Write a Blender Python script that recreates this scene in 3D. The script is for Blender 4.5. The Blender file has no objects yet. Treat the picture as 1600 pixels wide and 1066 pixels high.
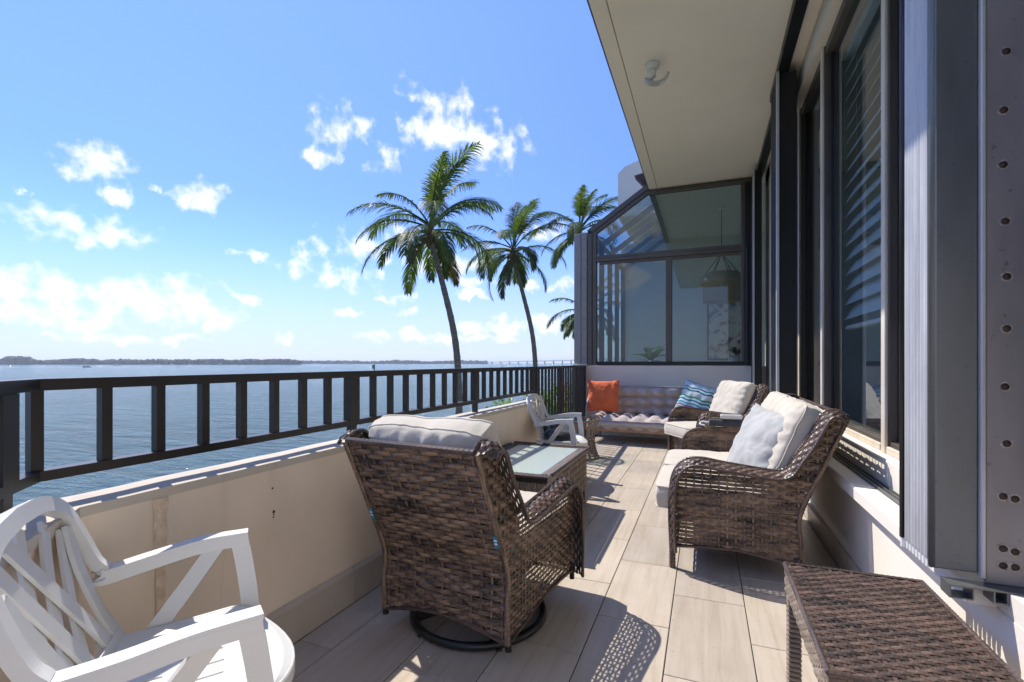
import bpy, math, random
from mathutils import Vector, Matrix, noise
R = math.radians
random.seed(7)
scn = bpy.context.scene
C = scn.collection

# ------------------------------------------------------------------ camera
cam_d = bpy.data.cameras.new('camera')
cam_d.sensor_width = 36.0
cam_d.lens = 17.0
cam_d.shift_y = 0.0209
cam_d.clip_start = 0.05
cam_d.clip_end = 20000
cam = bpy.data.objects.new('camera', cam_d)
C.objects.link(cam)
cam.location = (0, 0, 1.15)
cam.rotation_euler = (R(90), 0, R(21.72))
scn.camera = cam

# ------------------------------------------------------------------ sun, sky, exposure
SUN = Vector((-0.69, 0.29, 1.0)).normalized()
SUN_EL = math.asin(SUN.z)
SUN_AZ = math.atan2(SUN.x, SUN.y)
sun_d = bpy.data.lights.new('sun', 'SUN')
sun_d.energy = 2.0
sun_d.angle = R(0.5)
sun_d.color = (1.0, 0.94, 0.84)
sun_o = bpy.data.objects.new('sun', sun_d)
C.objects.link(sun_o)
sun_o.location = (-20, 8, 30)
sun_o.rotation_euler = (-SUN).to_track_quat('-Z', 'Y').to_euler()
scn.view_settings.view_transform = 'Standard'
scn.view_settings.look = 'None'
scn.view_settings.gamma = 1.0
scn.view_settings.exposure = 1.55
scn.cycles.max_bounces = 14
scn.cycles.diffuse_bounces = 8
scn.cycles.transparent_max_bounces = 24
scn.cycles.use_denoising = True

world = bpy.data.worlds.new('World')
scn.world = world
world.use_nodes = True


def build_world():
    nt = world.node_tree
    nt.nodes.clear()
    N = nt.nodes.new
    L = nt.links.new
    out = N('ShaderNodeOutputWorld')
    bg = N('ShaderNodeBackground')
    bg.inputs['Strength'].default_value = 0.132
    sky = N('ShaderNodeTexSky')
    sky.sky_type = 'NISHITA'
    sky.sun_disc = False
    sky.sun_elevation = SUN_EL
    sky.sun_rotation = SUN_AZ
    sky.air_density = 0.75
    sky.dust_density = 0.0
    sky.ozone_density = 1.5
    tc = N('ShaderNodeTexCoord')

    def math_(op, a, b=None, c=None, clamp=False):
        n = N('ShaderNodeMath')
        n.operation = op
        n.use_clamp = clamp
        for i, q in enumerate((a, b, c)):
            if q is None:
                continue
            if isinstance(q, (int, float)):
                n.inputs[i].default_value = q
            else:
                L(q, n.inputs[i])
        return n.outputs[0]

    sep = N('ShaderNodeSeparateXYZ')
    L(tc.outputs['Generated'], sep.inputs[0])
    az = math_('ARCTAN2', sep.outputs[0], sep.outputs[1])
    el = math_('ARCSINE', sep.outputs[2])
    comb = N('ShaderNodeCombineXYZ')
    L(az, comb.inputs[0])
    L(el, comb.inputs[1])
    # warp so that the outlines billow
    nz = N('ShaderNodeTexNoise')
    nz.noise_dimensions = '2D'
    nz.inputs['Scale'].default_value = 24
    nz.inputs['Detail'].default_value = 9
    nz.inputs['Roughness'].default_value = 0.52
    L(comb.outputs[0], nz.inputs['Vector'])
    wz = N('ShaderNodeTexNoise')
    wz.noise_dimensions = '2D'
    wz.inputs['Scale'].default_value = 21
    wz.inputs['Detail'].default_value = 4
    wz.inputs['Roughness'].default_value = 0.6
    L(comb.outputs[0], wz.inputs['Vector'])
    ws = N('ShaderNodeVectorMath')
    ws.operation = 'SUBTRACT'
    L(wz.outputs['Color'], ws.inputs[0])
    ws.inputs[1].default_value = (0.5, 0.5, 0.5)
    wm = N('ShaderNodeVectorMath')
    wm.operation = 'MULTIPLY_ADD'
    L(ws.outputs[0], wm.inputs[0])
    wm.inputs[1].default_value = (0.075, 0.045, 0)
    L(comb.outputs[0], wm.inputs[2])
    f0 = 755.6
    yaw = R(21.72)
    blobs = []

    def px(u, v, w, h, s=1.0):
        x, y = (u - 800) / f0, (566.5 - v) / f0
        dx = -math.sin(yaw) + x * math.cos(yaw)
        dy = math.cos(yaw) + x * math.sin(yaw)
        r = math.hypot(dx, dy)
        A, E_ = math.atan2(dx, dy), math.atan2(y, r)
        k = 1 / (1 + x * x)
        blobs.append((A, E_, w / f0 * k, h / f0 * math.sqrt(k), s))
    # cumulus groups seen over the bay: centre, half width, half height
    for b in ((120, 355, 140, 32), (60, 358, 90, 20), (150, 255, 62, 40), (178, 305, 42, 20), (312, 306, 52, 30),
              (388, 398, 34, 11), (95, 448, 150, 30), (230, 462, 150, 42), (120, 490, 180, 32), (300, 490, 110, 28),
              (392, 468, 30, 12), (530, 198, 62, 32), (508, 246, 34, 17), (597, 246, 30, 30), (690, 192, 80, 54),
              (765, 228, 80, 38), (655, 160, 16, 10), (490, 390, 46, 18), (520, 428, 85, 30), (600, 385, 90, 32), (700, 405, 100, 30),
              (625, 467, 38, 11), (735, 441, 48, 14), (740, 462, 42, 8), (540, 490, 22, 10), (440, 527, 26, 9),
              (600, 520, 90, 12), (850, 445, 40, 13), (905, 438, 30, 13), (850, 505, 90, 20), (760, 512, 80, 12), (855, 360, 50, 22),
              (640, 490, 30, 7), (30, 300, 20, 10), (235, 290, 18, 8), (700, 530, 150, 10), (200, 528, 160, 12)):
        px(*b)
    acc = None
    for (A, E_, w, h, s) in blobs:
        sb = N('ShaderNodeVectorMath')
        sb.operation = 'SUBTRACT'
        L(wm.outputs[0], sb.inputs[0])
        sb.inputs[1].default_value = (A, E_, 0)
        ml = N('ShaderNodeVectorMath')
        ml.operation = 'MULTIPLY'
        L(sb.outputs[0], ml.inputs[0])
        ml.inputs[1].default_value = (1 / w, 1 / h, 0)
        dt = N('ShaderNodeVectorMath')
        dt.operation = 'DOT_PRODUCT'
        L(ml.outputs[0], dt.inputs[0])
        L(ml.outputs[0], dt.inputs[1])
        v = math_('SUBTRACT', 1.0, dt.outputs['Value'])
        acc = v if acc is None else math_('MAXIMUM', acc, v)
    acc = math_('MAXIMUM', acc, -1.2)
    # the same kind of cloud all the way round, outside the seen azimuths
    n2 = N('ShaderNodeTexNoise')
    n2.noise_dimensions = '2D'
    n2.inputs['Scale'].default_value = 3.2
    n2.inputs['Detail'].default_value = 2
    mp = N('ShaderNodeMapping')
    mp.inputs['Scale'].default_value = (1, 2.6, 1)
    L(comb.outputs[0], mp.inputs[0])
    L(mp.outputs[0], n2.inputs['Vector'])
    far = math_('MULTIPLY_ADD', n2.outputs['Fac'], 9.0, -4.7)
    band = math_('MULTIPLY', math_('ABSOLUTE', math_('SUBTRACT', el, 0.28)), 4.5)
    far = math_('SUBTRACT', far, band)
    azc = math_('ABSOLUTE', math_('ADD', az, yaw))
    sel = math_('GREATER_THAN', azc, 0.86)
    far = math_('MULTIPLY', math_('ADD', far, 1.5), sel)
    far = math_('SUBTRACT', far, 1.5)
    acc = math_('MAXIMUM', acc, far)
    dens = math_('ADD', math_('MULTIPLY', acc, 0.62), math_('MULTIPLY_ADD', nz.outputs['Fac'], 2.4, -1.32))
    mr = N('ShaderNodeMapRange')
    mr.interpolation_type = 'SMOOTHSTEP'
    mr.inputs['From Min'].default_value = -0.05
    mr.inputs['From Max'].default_value = 1.0
    L(dens, mr.inputs['Value'])
    mask = mr.outputs[0]
    # cloud colour: white, a little grey-blue where dense
    mr2 = N('ShaderNodeMapRange')
    mr2.inputs['From Min'].default_value = 0.55
    mr2.inputs['From Max'].default_value = 1.25
    L(dens, mr2.inputs['Value'])
    cc = N('ShaderNodeMix')
    cc.data_type = 'RGBA'
    cc.inputs[6].default_value = (3.4, 3.4, 3.43, 1)
    cc.inputs[7].default_value = (2.5, 2.55, 2.64, 1)
    L(mr2.outputs[0], cc.inputs[0])
    # thin white veil towards the horizon
    veil = N('ShaderNodeMapRange')
    veil.inputs['From Min'].default_value = 0.0
    veil.inputs['From Max'].default_value = 0.24
    veil.inputs['To Min'].default_value = 0.8
    veil.inputs['To Max'].default_value = 0.0
    veil.interpolation_type = 'SMOOTHSTEP'
    L(el, veil.inputs['Value'])
    vm = N('ShaderNodeMix')
    vm.data_type = 'RGBA'
    L(veil.outputs[0], vm.inputs[0])
    tint = N('ShaderNodeMix')
    tint.data_type = 'RGBA'
    tint.blend_type = 'MULTIPLY'
    tint.inputs[0].default_value = 1.0
    L(sky.outputs[0], tint.inputs[6])
    tr_ = N('ShaderNodeValToRGB')
    te = tr_.color_ramp.elements
    te.new(0.3)
    te.new(0.62)
    for e_, (p_, c_) in zip(te, ((0.0, (0.37, 0.43, 0.60)), (0.3, (0.39, 0.45, 0.66)), (0.6, (0.56, 0.61, 0.85)), (1.0, (0.72, 0.76, 0.92)))):
        e_.position = p_
        e_.color = (*c_, 1)
    L(el, tr_.inputs[0])
    L(tr_.outputs[0], tint.inputs[7])
    L(tint.outputs[2], vm.inputs[6])
    vm.inputs[7].default_value = (1.85, 2.0, 2.25, 1)
    mx = N('ShaderNodeMix')
    mx.data_type = 'RGBA'
    L(mask, mx.inputs[0])
    L(vm.outputs[2], mx.inputs[6])
    L(cc.outputs[2], mx.inputs[7])
    L(mx.outputs[2], bg.inputs['Color'])
    L(bg.outputs[0], out.inputs['Surface'])


build_world()

# ------------------------------------------------------------------ materials
MATS = {}


def newmat(name, col=(0.5, 0.5, 0.5), rough=0.6, metal=0.0, spec=0.5):
    m = bpy.data.materials.new(name)
    m.use_nodes = True
    b = m.node_tree.nodes['Principled BSDF']
    b.inputs['Base Color'].default_value = (*col, 1)
    b.inputs['Roughness'].default_value = rough
    b.inputs['Metallic'].default_value = metal
    b.inputs['Specular IOR Level'].default_value = spec
    MATS[name] = m
    return m, m.node_tree, b


def coord(nt, kind='Object', scale=(1, 1, 1), rnd=0.0):
    tc = nt.nodes.new('ShaderNodeTexCoord')
    mp = nt.nodes.new('ShaderNodeMapping')
    mp.inputs['Scale'].default_value = scale
    nt.links.new(tc.outputs[kind], mp.inputs['Vector'])
    if rnd:
        oi = nt.nodes.new('ShaderNodeObjectInfo')
        ml = nt.nodes.new('ShaderNodeMath')
        ml.operation = 'MULTIPLY'
        ml.inputs[1].default_value = rnd
        nt.links.new(oi.outputs['Random'], ml.inputs[0])
        nt.links.new(ml.outputs[0], mp.inputs['Location'])
    return mp.outputs[0]


def noise_n(nt, vec, scale=5, detail=5, rough=0.55, dist=0.0):
    n = nt.nodes.new('ShaderNodeTexNoise')
    n.inputs['Scale'].default_value = scale
    n.inputs['Detail'].default_value = detail
    n.inputs['Roughness'].default_value = rough
    n.inputs['Distortion'].default_value = dist
    if vec is not None:
        nt.links.new(vec, n.inputs['Vector'])
    return n.outputs['Fac']


def ramp(nt, fac, stops):
    r = nt.nodes.new('ShaderNodeValToRGB')
    els = r.color_ramp.elements
    while len(els) < len(stops):
        els.new(0.5)
    for e, (p, c) in zip(els, stops):
        e.position = p
        e.color = (*c, 1)
    nt.links.new(fac, r.inputs[0])
    return r.outputs[0]


def mixc(nt, fac, a, b, mode='MIX'):
    n = nt.nodes.new('ShaderNodeMix')
    n.data_type = 'RGBA'
    n.blend_type = mode
    for i, q in ((0, fac), (6, a), (7, b)):
        if isinstance(q, (int, float)):
            n.inputs[i].default_value = q
        elif isinstance(q, tuple):
            n.inputs[i].default_value = (*q, 1)
        else:
            nt.links.new(q, n.inputs[i])
    return n.outputs[2]


def bump(nt, b, h, strength=0.3, dist=0.01):
    n = nt.nodes.new('ShaderNodeBump')
    n.inputs['Strength'].default_value = strength
    n.inputs['Distance'].default_value = dist
    nt.links.new(h, n.inputs['Height'])
    nt.links.new(n.outputs[0], b.inputs['Normal'])


def setc(nt, b, out, what='Base Color'):
    nt.links.new(out, b.inputs[what])


def simple(name, col, rough=0.6, var=0.15, scale=8, bmp=0.15, bscale=60, metal=0.0, spec=0.5, bdist=0.003, kind='Object', rnd=3.0):
    m, nt, b = newmat(name, col, rough, metal, spec)
    v = coord(nt, kind, rnd=rnd)
    n = noise_n(nt, v, scale, 5)
    lo = tuple(c * (1 - var) for c in col)
    hi = tuple(min(1, c * (1 + var)) for c in col)
    setc(nt, b, ramp(nt, n, [(0.3, lo), (0.7, hi)]))
    if bmp:
        bump(nt, b, noise_n(nt, v, bscale, 4), bmp, bdist)
    return m


# tile: travertine look, streaks along the tile
def m_tile():
    m, nt, b = newmat('travertine_tile', rough=0.42, spec=0.35)
    v = coord(nt, 'Object', (1, 1, 1), rnd=37.0)
    s = coord(nt, 'Object', (26, 1.6, 1), rnd=37.0)
    st = noise_n(nt, s, 1.0, 6, 0.62, 0.6)
    cl = noise_n(nt, v, 3.2, 4)
    base = ramp(nt, st, [(0.25, (0.37, 0.295, 0.215)), (0.5, (0.52, 0.445, 0.36)), (0.72, (0.58, 0.515, 0.44))])
    c2 = mixc(nt, 0.35, base, ramp(nt, cl, [(0.3, (0.41, 0.36, 0.305)), (0.7, (0.57, 0.52, 0.46))]))
    spk = noise_n(nt, coord(nt, 'Object', rnd=11.0), 75, 2, 0.5)
    c2 = mixc(nt, ramp(nt, spk, [(0.70, (0, 0, 0)), (0.78, (0.7, 0.7, 0.7))]), c2, (0.16, 0.12, 0.09))
    drt = noise_n(nt, coord(nt, 'Object', rnd=19.0), 1.4, 6, 0.7)
    c2 = mixc(nt, ramp(nt, drt, [(0.5, (0, 0, 0)), (0.75, (0.34, 0.34, 0.34))]), c2, (0.34, 0.29, 0.24))
    oi = nt.nodes.new('ShaderNodeObjectInfo')
    c3 = mixc(nt, 1.0, c2, ramp(nt, oi.outputs['Random'], [(0, (0.86, 0.86, 0.87)), (1, (1.05, 1.04, 1.02))]), 'MULTIPLY')
    setc(nt, b, c3)
    bump(nt, b, st, 0.12, 0.002)
    return m


def m_wicker(name, cols, rough=0.38):
    m, nt, b = newmat(name, rough=rough + 0.06, spec=0.38)
    uv = coord(nt, 'UV', (1, 1, 1))
    sep = nt.nodes.new('ShaderNodeSeparateXYZ')
    nt.links.new(uv, sep.inputs[0])
    cmb = nt.nodes.new('ShaderNodeCombineXYZ')
    a = nt.nodes.new('ShaderNodeMath'); a.operation = 'MULTIPLY'; a.inputs[1].default_value = 2.2
    nt.links.new(sep.outputs[0], a.inputs[0])
    r = nt.nodes.new('ShaderNodeMath'); r.operation = 'MULTIPLY'; r.inputs[1].default_value = 0.23
    nt.links.new(sep.outputs[1], r.inputs[0])
    nt.links.new(a.outputs[0], cmb.inputs[0]); nt.links.new(r.outputs[0], cmb.inputs[1])
    n = noise_n(nt, cmb.outputs[0], 1.6, 3, 0.75)
    fine = coord(nt, 'UV', (8, 9, 1))
    n2 = noise_n(nt, fine, 3.0, 3)
    c = ramp(nt, n, [(0.36, cols[0]), (0.47, cols[1]), (0.60, cols[2])])
    c = mixc(nt, 1.0, c, ramp(nt, n2, [(0.3, (0.72, 0.72, 0.72)), (0.7, (1.15, 1.12, 1.1))]), 'MULTIPLY')
    setc(nt, b, c)
    return m


def m_stucco(name, col, var=0.12, stain=True):
    m, nt, b = newmat(name, col, 0.85, spec=0.2)
    v = coord(nt, 'Object')
    big = noise_n(nt, v, 1.3, 5, 0.6)
    c = ramp(nt, big, [(0.3, tuple(q * (1 - var) for q in col)), (0.7, tuple(min(1, q * (1 + var)) for q in col))])
    if stain:
        s = coord(nt, 'Object', (6, 6, 0.5))
        dr = noise_n(nt, s, 1.2, 5, 0.65)
        c = mixc(nt, ramp(nt, dr, [(0.56, (0, 0, 0)), (0.78, (0.5, 0.5, 0.5))]), c, tuple(q * 0.62 for q in col))
    setc(nt, b, c)
    bump(nt, b, noise_n(nt, v, 55, 6, 0.7), 0.22, 0.004)
    return m


def m_fabric(name, col, var=0.06):
    m, nt, b = newmat(name, col, 0.9, spec=0.15)
    b.inputs['Sheen Weight'].default_value = 0.25
    v = coord(nt, 'Object', rnd=2.0)
    n = noise_n(nt, v, 6, 5)
    setc(nt, b, ramp(nt, n, [(0.3, tuple(q * (1 - var) for q in col)), (0.7, tuple(min(1, q * (1 + var)) for q in col))]))
    fold = noise_n(nt, v, 9, 3, 0.5, 1.2)
    fine = noise_n(nt, v, 420, 2)
    ad = nt.nodes.new('ShaderNodeMath'); ad.operation = 'MULTIPLY_ADD'
    nt.links.new(fine, ad.inputs[0]); ad.inputs[1].default_value = 0.06
    nt.links.new(fold, ad.inputs[2])
    bump(nt, b, ad.outputs[0], 0.45, 0.012)
    return m


def m_pattern():
    m, nt, b = newmat('wave_print_fabric', rough=0.9, spec=0.15)
    uv = coord(nt, 'UV')
    sep = nt.nodes.new('ShaderNodeSeparateXYZ'); nt.links.new(uv, sep.inputs[0])

    def mm(op, a, b_=None, c=None):
        n = nt.nodes.new('ShaderNodeMath'); n.operation = op
        for i, q in enumerate((a, b_, c)):
            if q is None: continue
            if isinstance(q, (int, float)): n.inputs[i].default_value = q
            else: nt.links.new(q, n.inputs[i])
        return n.outputs[0]
    w = mm('ABSOLUTE', mm('SINE', mm('MULTIPLY', sep.outputs[0], 22.0)))
    w2 = mm('SINE', mm('MULTIPLY', sep.outputs[0], 22.0))
    y = mm('ADD', sep.outputs[1], mm('MULTIPLY', w2, 0.013))
    row = mm('FLOOR', mm('MULTIPLY', y, 30.0))
    wn = nt.nodes.new('ShaderNodeTexWhiteNoise'); wn.noise_dimensions = '1D'
    nt.links.new(row, wn.inputs['W'])
    r = nt.nodes.new('ShaderNodeValToRGB'); r.color_ramp.interpolation = 'CONSTANT'
    stops = [(0, (0.02, 0.20, 0.30)), (0.15, (0.10, 0.45, 0.55)), (0.3, (0.55, 0.66, 0.72)), (0.45, (0.04, 0.28, 0.20)), (0.56, (0.20, 0.13, 0.33)), (0.66, (0.05, 0.33, 0.55)), (0.8, (0.62, 0.66, 0.62)), (0.92, (0.30, 0.32, 0.12))]
    while len(r.color_ramp.elements) < len(stops): r.color_ramp.elements.new(0.5)
    for e, (p, c) in zip(r.color_ramp.elements, stops): e.position = p; e.color = (*c, 1)
    nt.links.new(wn.outputs['Value'], r.inputs[0])
    alt = mm('GREATER_THAN', mm('FRACT', mm('MULTIPLY', row, 0.5)), 0.25)
    c = mixc(nt, mm('MULTIPLY', alt, 0.8), r.outputs[0], (0.60, 0.68, 0.72))
    setc(nt, b, c)
    bump(nt, b, noise_n(nt, coord(nt), 300, 2), 0.2, 0.002)
    return m


def m_glass(name, tint=(0.8, 0.86, 0.86), rough=0.0, ior=1.5, frost=0.0, frostcol=(0.6, 0.72, 0.68)):
    m = bpy.data.materials.new(name); m.use_nodes = True
    nt = m.node_tree; nt.nodes.clear(); N = nt.nodes.new; L = nt.links.new
    out = N('ShaderNodeOutputMaterial'); fr = N('ShaderNodeFresnel'); fr.inputs['IOR'].default_value = ior
    tr = N('ShaderNodeBsdfTransparent'); tr.inputs[0].default_value = (*tint, 1)
    gl = N('ShaderNodeBsdfGlossy'); gl.inputs['Roughness'].default_value = rough
    gl.inputs['Color'].default_value = (0.92, 0.95, 1.0, 1)
    base = tr.outputs[0]
    if frost:
        df = N('ShaderNodeBsdfDiffuse'); df.inputs[0].default_value = (*frostcol, 1)
        mx0 = N('ShaderNodeMixShader'); mx0.inputs[0].default_value = frost
        v = coord(nt, 'Object'); n = noise_n(nt, v, 90, 4)
        bp = N('ShaderNodeBump'); bp.inputs['Strength'].default_value = 0.4; bp.inputs['Distance'].default_value = 0.002
        L(n, bp.inputs['Height']); L(bp.outputs[0], gl.inputs['Normal'])
        L(tr.outputs[0], mx0.inputs[1]); L(df.outputs[0], mx0.inputs[2]); base = mx0.outputs[0]
    mx = N('ShaderNodeMixShader')
    ge = N('ShaderNodeNewGeometry')
    inv = N('ShaderNodeMath'); inv.operation = 'SUBTRACT'; inv.inputs[0].default_value = 1.0
    L(ge.outputs['Backfacing'], inv.inputs[1])
    fm = N('ShaderNodeMath'); fm.operation = 'MULTIPLY'
    L(fr.outputs[0], fm.inputs[0]); L(inv.outputs[0], fm.inputs[1])
    L(fm.outputs[0], mx.inputs[0]); L(base, mx.inputs[1]); L(gl.outputs[0], mx.inputs[2])
    L(mx.outputs[0], out.inputs['Surface'])
    MATS[name] = m
    return m


def m_water():
    m, nt, b = newmat('bay_water', (0.05, 0.135, 0.175), 0.12, spec=0.5)
    b.inputs['IOR'].default_value = 1.33
    v = coord(nt, 'Object', (1, 1, 1))
    rot = nt.nodes.new('ShaderNodeMapping'); rot.inputs['Rotation'].default_value = (0, 0, R(28)); rot.inputs['Scale'].default_value = (0.32, 1.0, 1)
    nt.links.new(v, rot.inputs[0])
    n1 = noise_n(nt, rot.outputs[0], 0.55, 7, 0.62, 0.6)
    n2 = noise_n(nt, v, 0.045, 4, 0.5)
    c = ramp(nt, n2, [(0.3, (0.04, 0.155, 0.20)), (0.7, (0.07, 0.215, 0.265))])
    setc(nt, b, c)
    n3 = noise_n(nt, rot.outputs[0], 2.1, 5, 0.6, 0.4)
    ad = nt.nodes.new('ShaderNodeMath'); ad.operation = 'MULTIPLY_ADD'; ad.inputs[1].default_value = 0.35
    nt.links.new(n3, ad.inputs[0]); nt.links.new(n1, ad.inputs[2])
    bump(nt, b, ad.outputs[0], 1.0, 3.2)
    return m


def m_trunk():
    m, nt, b = newmat('palm_bark', rough=0.9, spec=0.2)
    v = coord(nt, 'Object', (1, 1, 5))
    n = noise_n(nt, v, 2.5, 6, 0.7)
    setc(nt, b, ramp(nt, n, [(0.3, (0.11, 0.088, 0.068)), (0.7, (0.28, 0.235, 0.185))]))
    bump(nt, b, n, 0.6, 0.05)
    return m


def m_leafy(name, cols, trans=0.35):
    m, nt, b = newmat(name, cols[1], 0.5, spec=0.3)
    v = coord(nt, 'Object', rnd=5)
    n = noise_n(nt, v, 1.7, 4)
    c = ramp(nt, n, [(0.3, cols[0]), (0.5, cols[1]), (0.72, cols[2])])
    setc(nt, b, c)
    out = nt.nodes['Material Output']
    tl = nt.nodes.new('ShaderNodeBsdfTranslucent')
    nt.links.new(mixc(nt, 1.0, c, (1.6, 1.5, 0.5), 'MULTIPLY'), tl.inputs[0])
    mx = nt.nodes.new('ShaderNodeMixShader'); mx.inputs[0].default_value = trans
    nt.links.new(b.outputs[0], mx.inputs[1]); nt.links.new(tl.outputs[0], mx.inputs[2])
    nt.links.new(mx.outputs[0], out.inputs[0])
    return m


def m_metal_worn(name, col, rough=0.4, metal=0.6, spot=0.25):
    m, nt, b = newmat(name, col, rough, metal)
    v = coord(nt, 'Object', (1, 1, 0.35), rnd=2)
    n = noise_n(nt, v, 5, 6, 0.65)
    c = ramp(nt, n, [(0.3, tuple(q * 0.8 for q in col)), (0.72, tuple(min(1, q * 1.2) for q in col))])
    sp = noise_n(nt, coord(nt, 'Object'), 46, 3, 0.6)
    c = mixc(nt, ramp(nt, sp, [(0.64, (0, 0, 0)), (0.72, (spot, spot, spot))]), c, tuple(q * 0.3 for q in col))
    setc(nt, b, c)
    setc(nt, b, ramp(nt, n, [(0.3, (rough * 0.8,) * 3), (0.7, (min(1, rough * 1.4),) * 3)]), 'Roughness')
    bump(nt, b, sp, 0.08, 0.002)
    return m


m_tile()
simple('grout', (0.035, 0.03, 0.026), 0.9)
m_stucco('parapet_stucco', (0.85, 0.725, 0.585))
m_stucco('coping_paint', (0.58, 0.525, 0.45), 0.1)
m_stucco('house_stucco', (0.76, 0.71, 0.63), 0.05, stain=False)
m_stucco('soffit_paint', (0.88, 0.81, 0.71), 0.04, stain=False)
m_stucco('block_stucco', (0.62, 0.61, 0.58), 0.05, stain=False)
simple('rail_bronze', (0.022, 0.018, 0.016), 0.38, 0.25, 5, 0.05, metal=0.1)
WK = [(0.032, 0.026, 0.023), (0.14, 0.097, 0.070), (0.29, 0.20, 0.138)]
m_wicker('brown_wicker', WK)
m_wicker('dark_wicker', [(0.032, 0.027, 0.027), (0.080, 0.058, 0.050), (0.155, 0.102, 0.082)], 0.33)
m_wicker('grey_wicker', [(0.16, 0.125, 0.10), (0.25, 0.20, 0.16), (0.33, 0.27, 0.215)], 0.5)
m_wicker('rattan_taupe', [(0.16, 0.12, 0.09), (0.24, 0.185, 0.14), (0.32, 0.25, 0.19)], 0.55)
m_fabric('cream_fabric', (0.56, 0.51, 0.43))
m_fabric('light_grey_fabric', (0.43, 0.43, 0.42))
m_fabric('orange_fabric', (0.74, 0.16, 0.06), 0.1)
m_fabric('mauve_fabric', (0.50, 0.43, 0.40), 0.08)
m_fabric('charcoal_fabric', (0.045, 0.05, 0.062), 0.2)
m_pattern()
simple('white_plastic', (0.70, 0.70, 0.68), 0.36, 0.03, 4, 0.03, 200, spec=0.5)
simple('black_steel', (0.012, 0.012, 0.013), 0.35, 0.2, 5, 0.04)
simple('wood_slat', (0.36, 0.22, 0.14), 0.6, 0.2, 9, 0.2)
simple('tag_blue', (0.02, 0.20, 0.34), 0.6, 0.1)
simple('tag_white', (0.8, 0.8, 0.8), 0.6, 0.03)
m_metal_worn('shutter_grey', (0.17, 0.175, 0.175), 0.45, 0.5)
m_metal_worn('shutter_rib', (0.52, 0.51, 0.51), 0.42, 0.2)
m_metal_worn('shutter_plate', (0.30, 0.275, 0.275), 0.45, 0.25, 0.6)
m_metal_worn('shutter_black', (0.018, 0.019, 0.021), 0.35, 0.3)
m_metal_worn('frame_bronze', (0.12, 0.105, 0.09), 0.45, 0.4)
m_metal_worn('frame_cream', (0.62, 0.55, 0.46), 0.6, 0.0)
simple('screw_rust', (0.05, 0.028, 0.018), 0.7, 0.4, 60)
m_glass('window_glass', (0.78, 0.84, 0.85), ior=1.7)
m_glass('table_glass', (0.80, 0.90, 0.86), 0.03, frost=0.6, frostcol=(0.74, 0.83, 0.79))
m_glass('clear_glass', (0.80, 0.90, 0.87))
simple('interior_wall', (0.64, 0.64, 0.60), 0.9, 0.04)
simple('interior_dark', (0.05, 0.05, 0.055), 0.9, 0.1)
simple('blind_slat', (0.74, 0.75, 0.77), 0.6, 0.04)
simple('lamp_white', (0.75, 0.74, 0.70), 0.4, 0.03)
simple('smoked_glass', (0.10, 0.10, 0.11), 0.12, 0.1)
simple('lampshade_straw', (0.36, 0.30, 0.22), 0.8, 0.15, 30)
simple('roof_brown', (0.06, 0.03, 0.028), 0.7, 0.2)
m_water()
m_trunk()
m_leafy('palm_leaf', [(0.035, 0.07, 0.02), (0.07, 0.12, 0.03), (0.12, 0.165, 0.042)], 0.45)
m_leafy('palm_leaf_old', [(0.05, 0.055, 0.02), (0.10, 0.09, 0.03), (0.15, 0.12, 0.05)], 0.35)
m_leafy('shrub_leaf', [(0.07, 0.14, 0.02), (0.12, 0.22, 0.03), (0.17, 0.29, 0.05)], 0.45)
m_leafy('indoor_leaf', [(0.02, 0.06, 0.03), (0.03, 0.085, 0.04), (0.05, 0.11, 0.05)], 0.3)
simple('palm_fibre', (0.14, 0.09, 0.05), 0.95, 0.35, 10, 0.6, 25, bdist=0.03)
simple('far_foliage', (0.035, 0.055, 0.045), 0.9, 0.4, 0.05, 0)
simple('concrete', (0.38, 0.37, 0.35), 0.85, 0.1, 2)
simple('garden_soil', (0.10, 0.115, 0.05), 0.95, 0.3, 2)
simple('boat_white', (0.8, 0.8, 0.8), 0.35, 0.02)
simple('marker_green', (0.02, 0.16, 0.07), 0.6, 0.1)
simple('art_paper', (0.62, 0.55, 0.45), 0.8, 0.05)


# ------------------------------------------------------------------ mesh helpers
def V(*a):
    return Vector(a)


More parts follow.
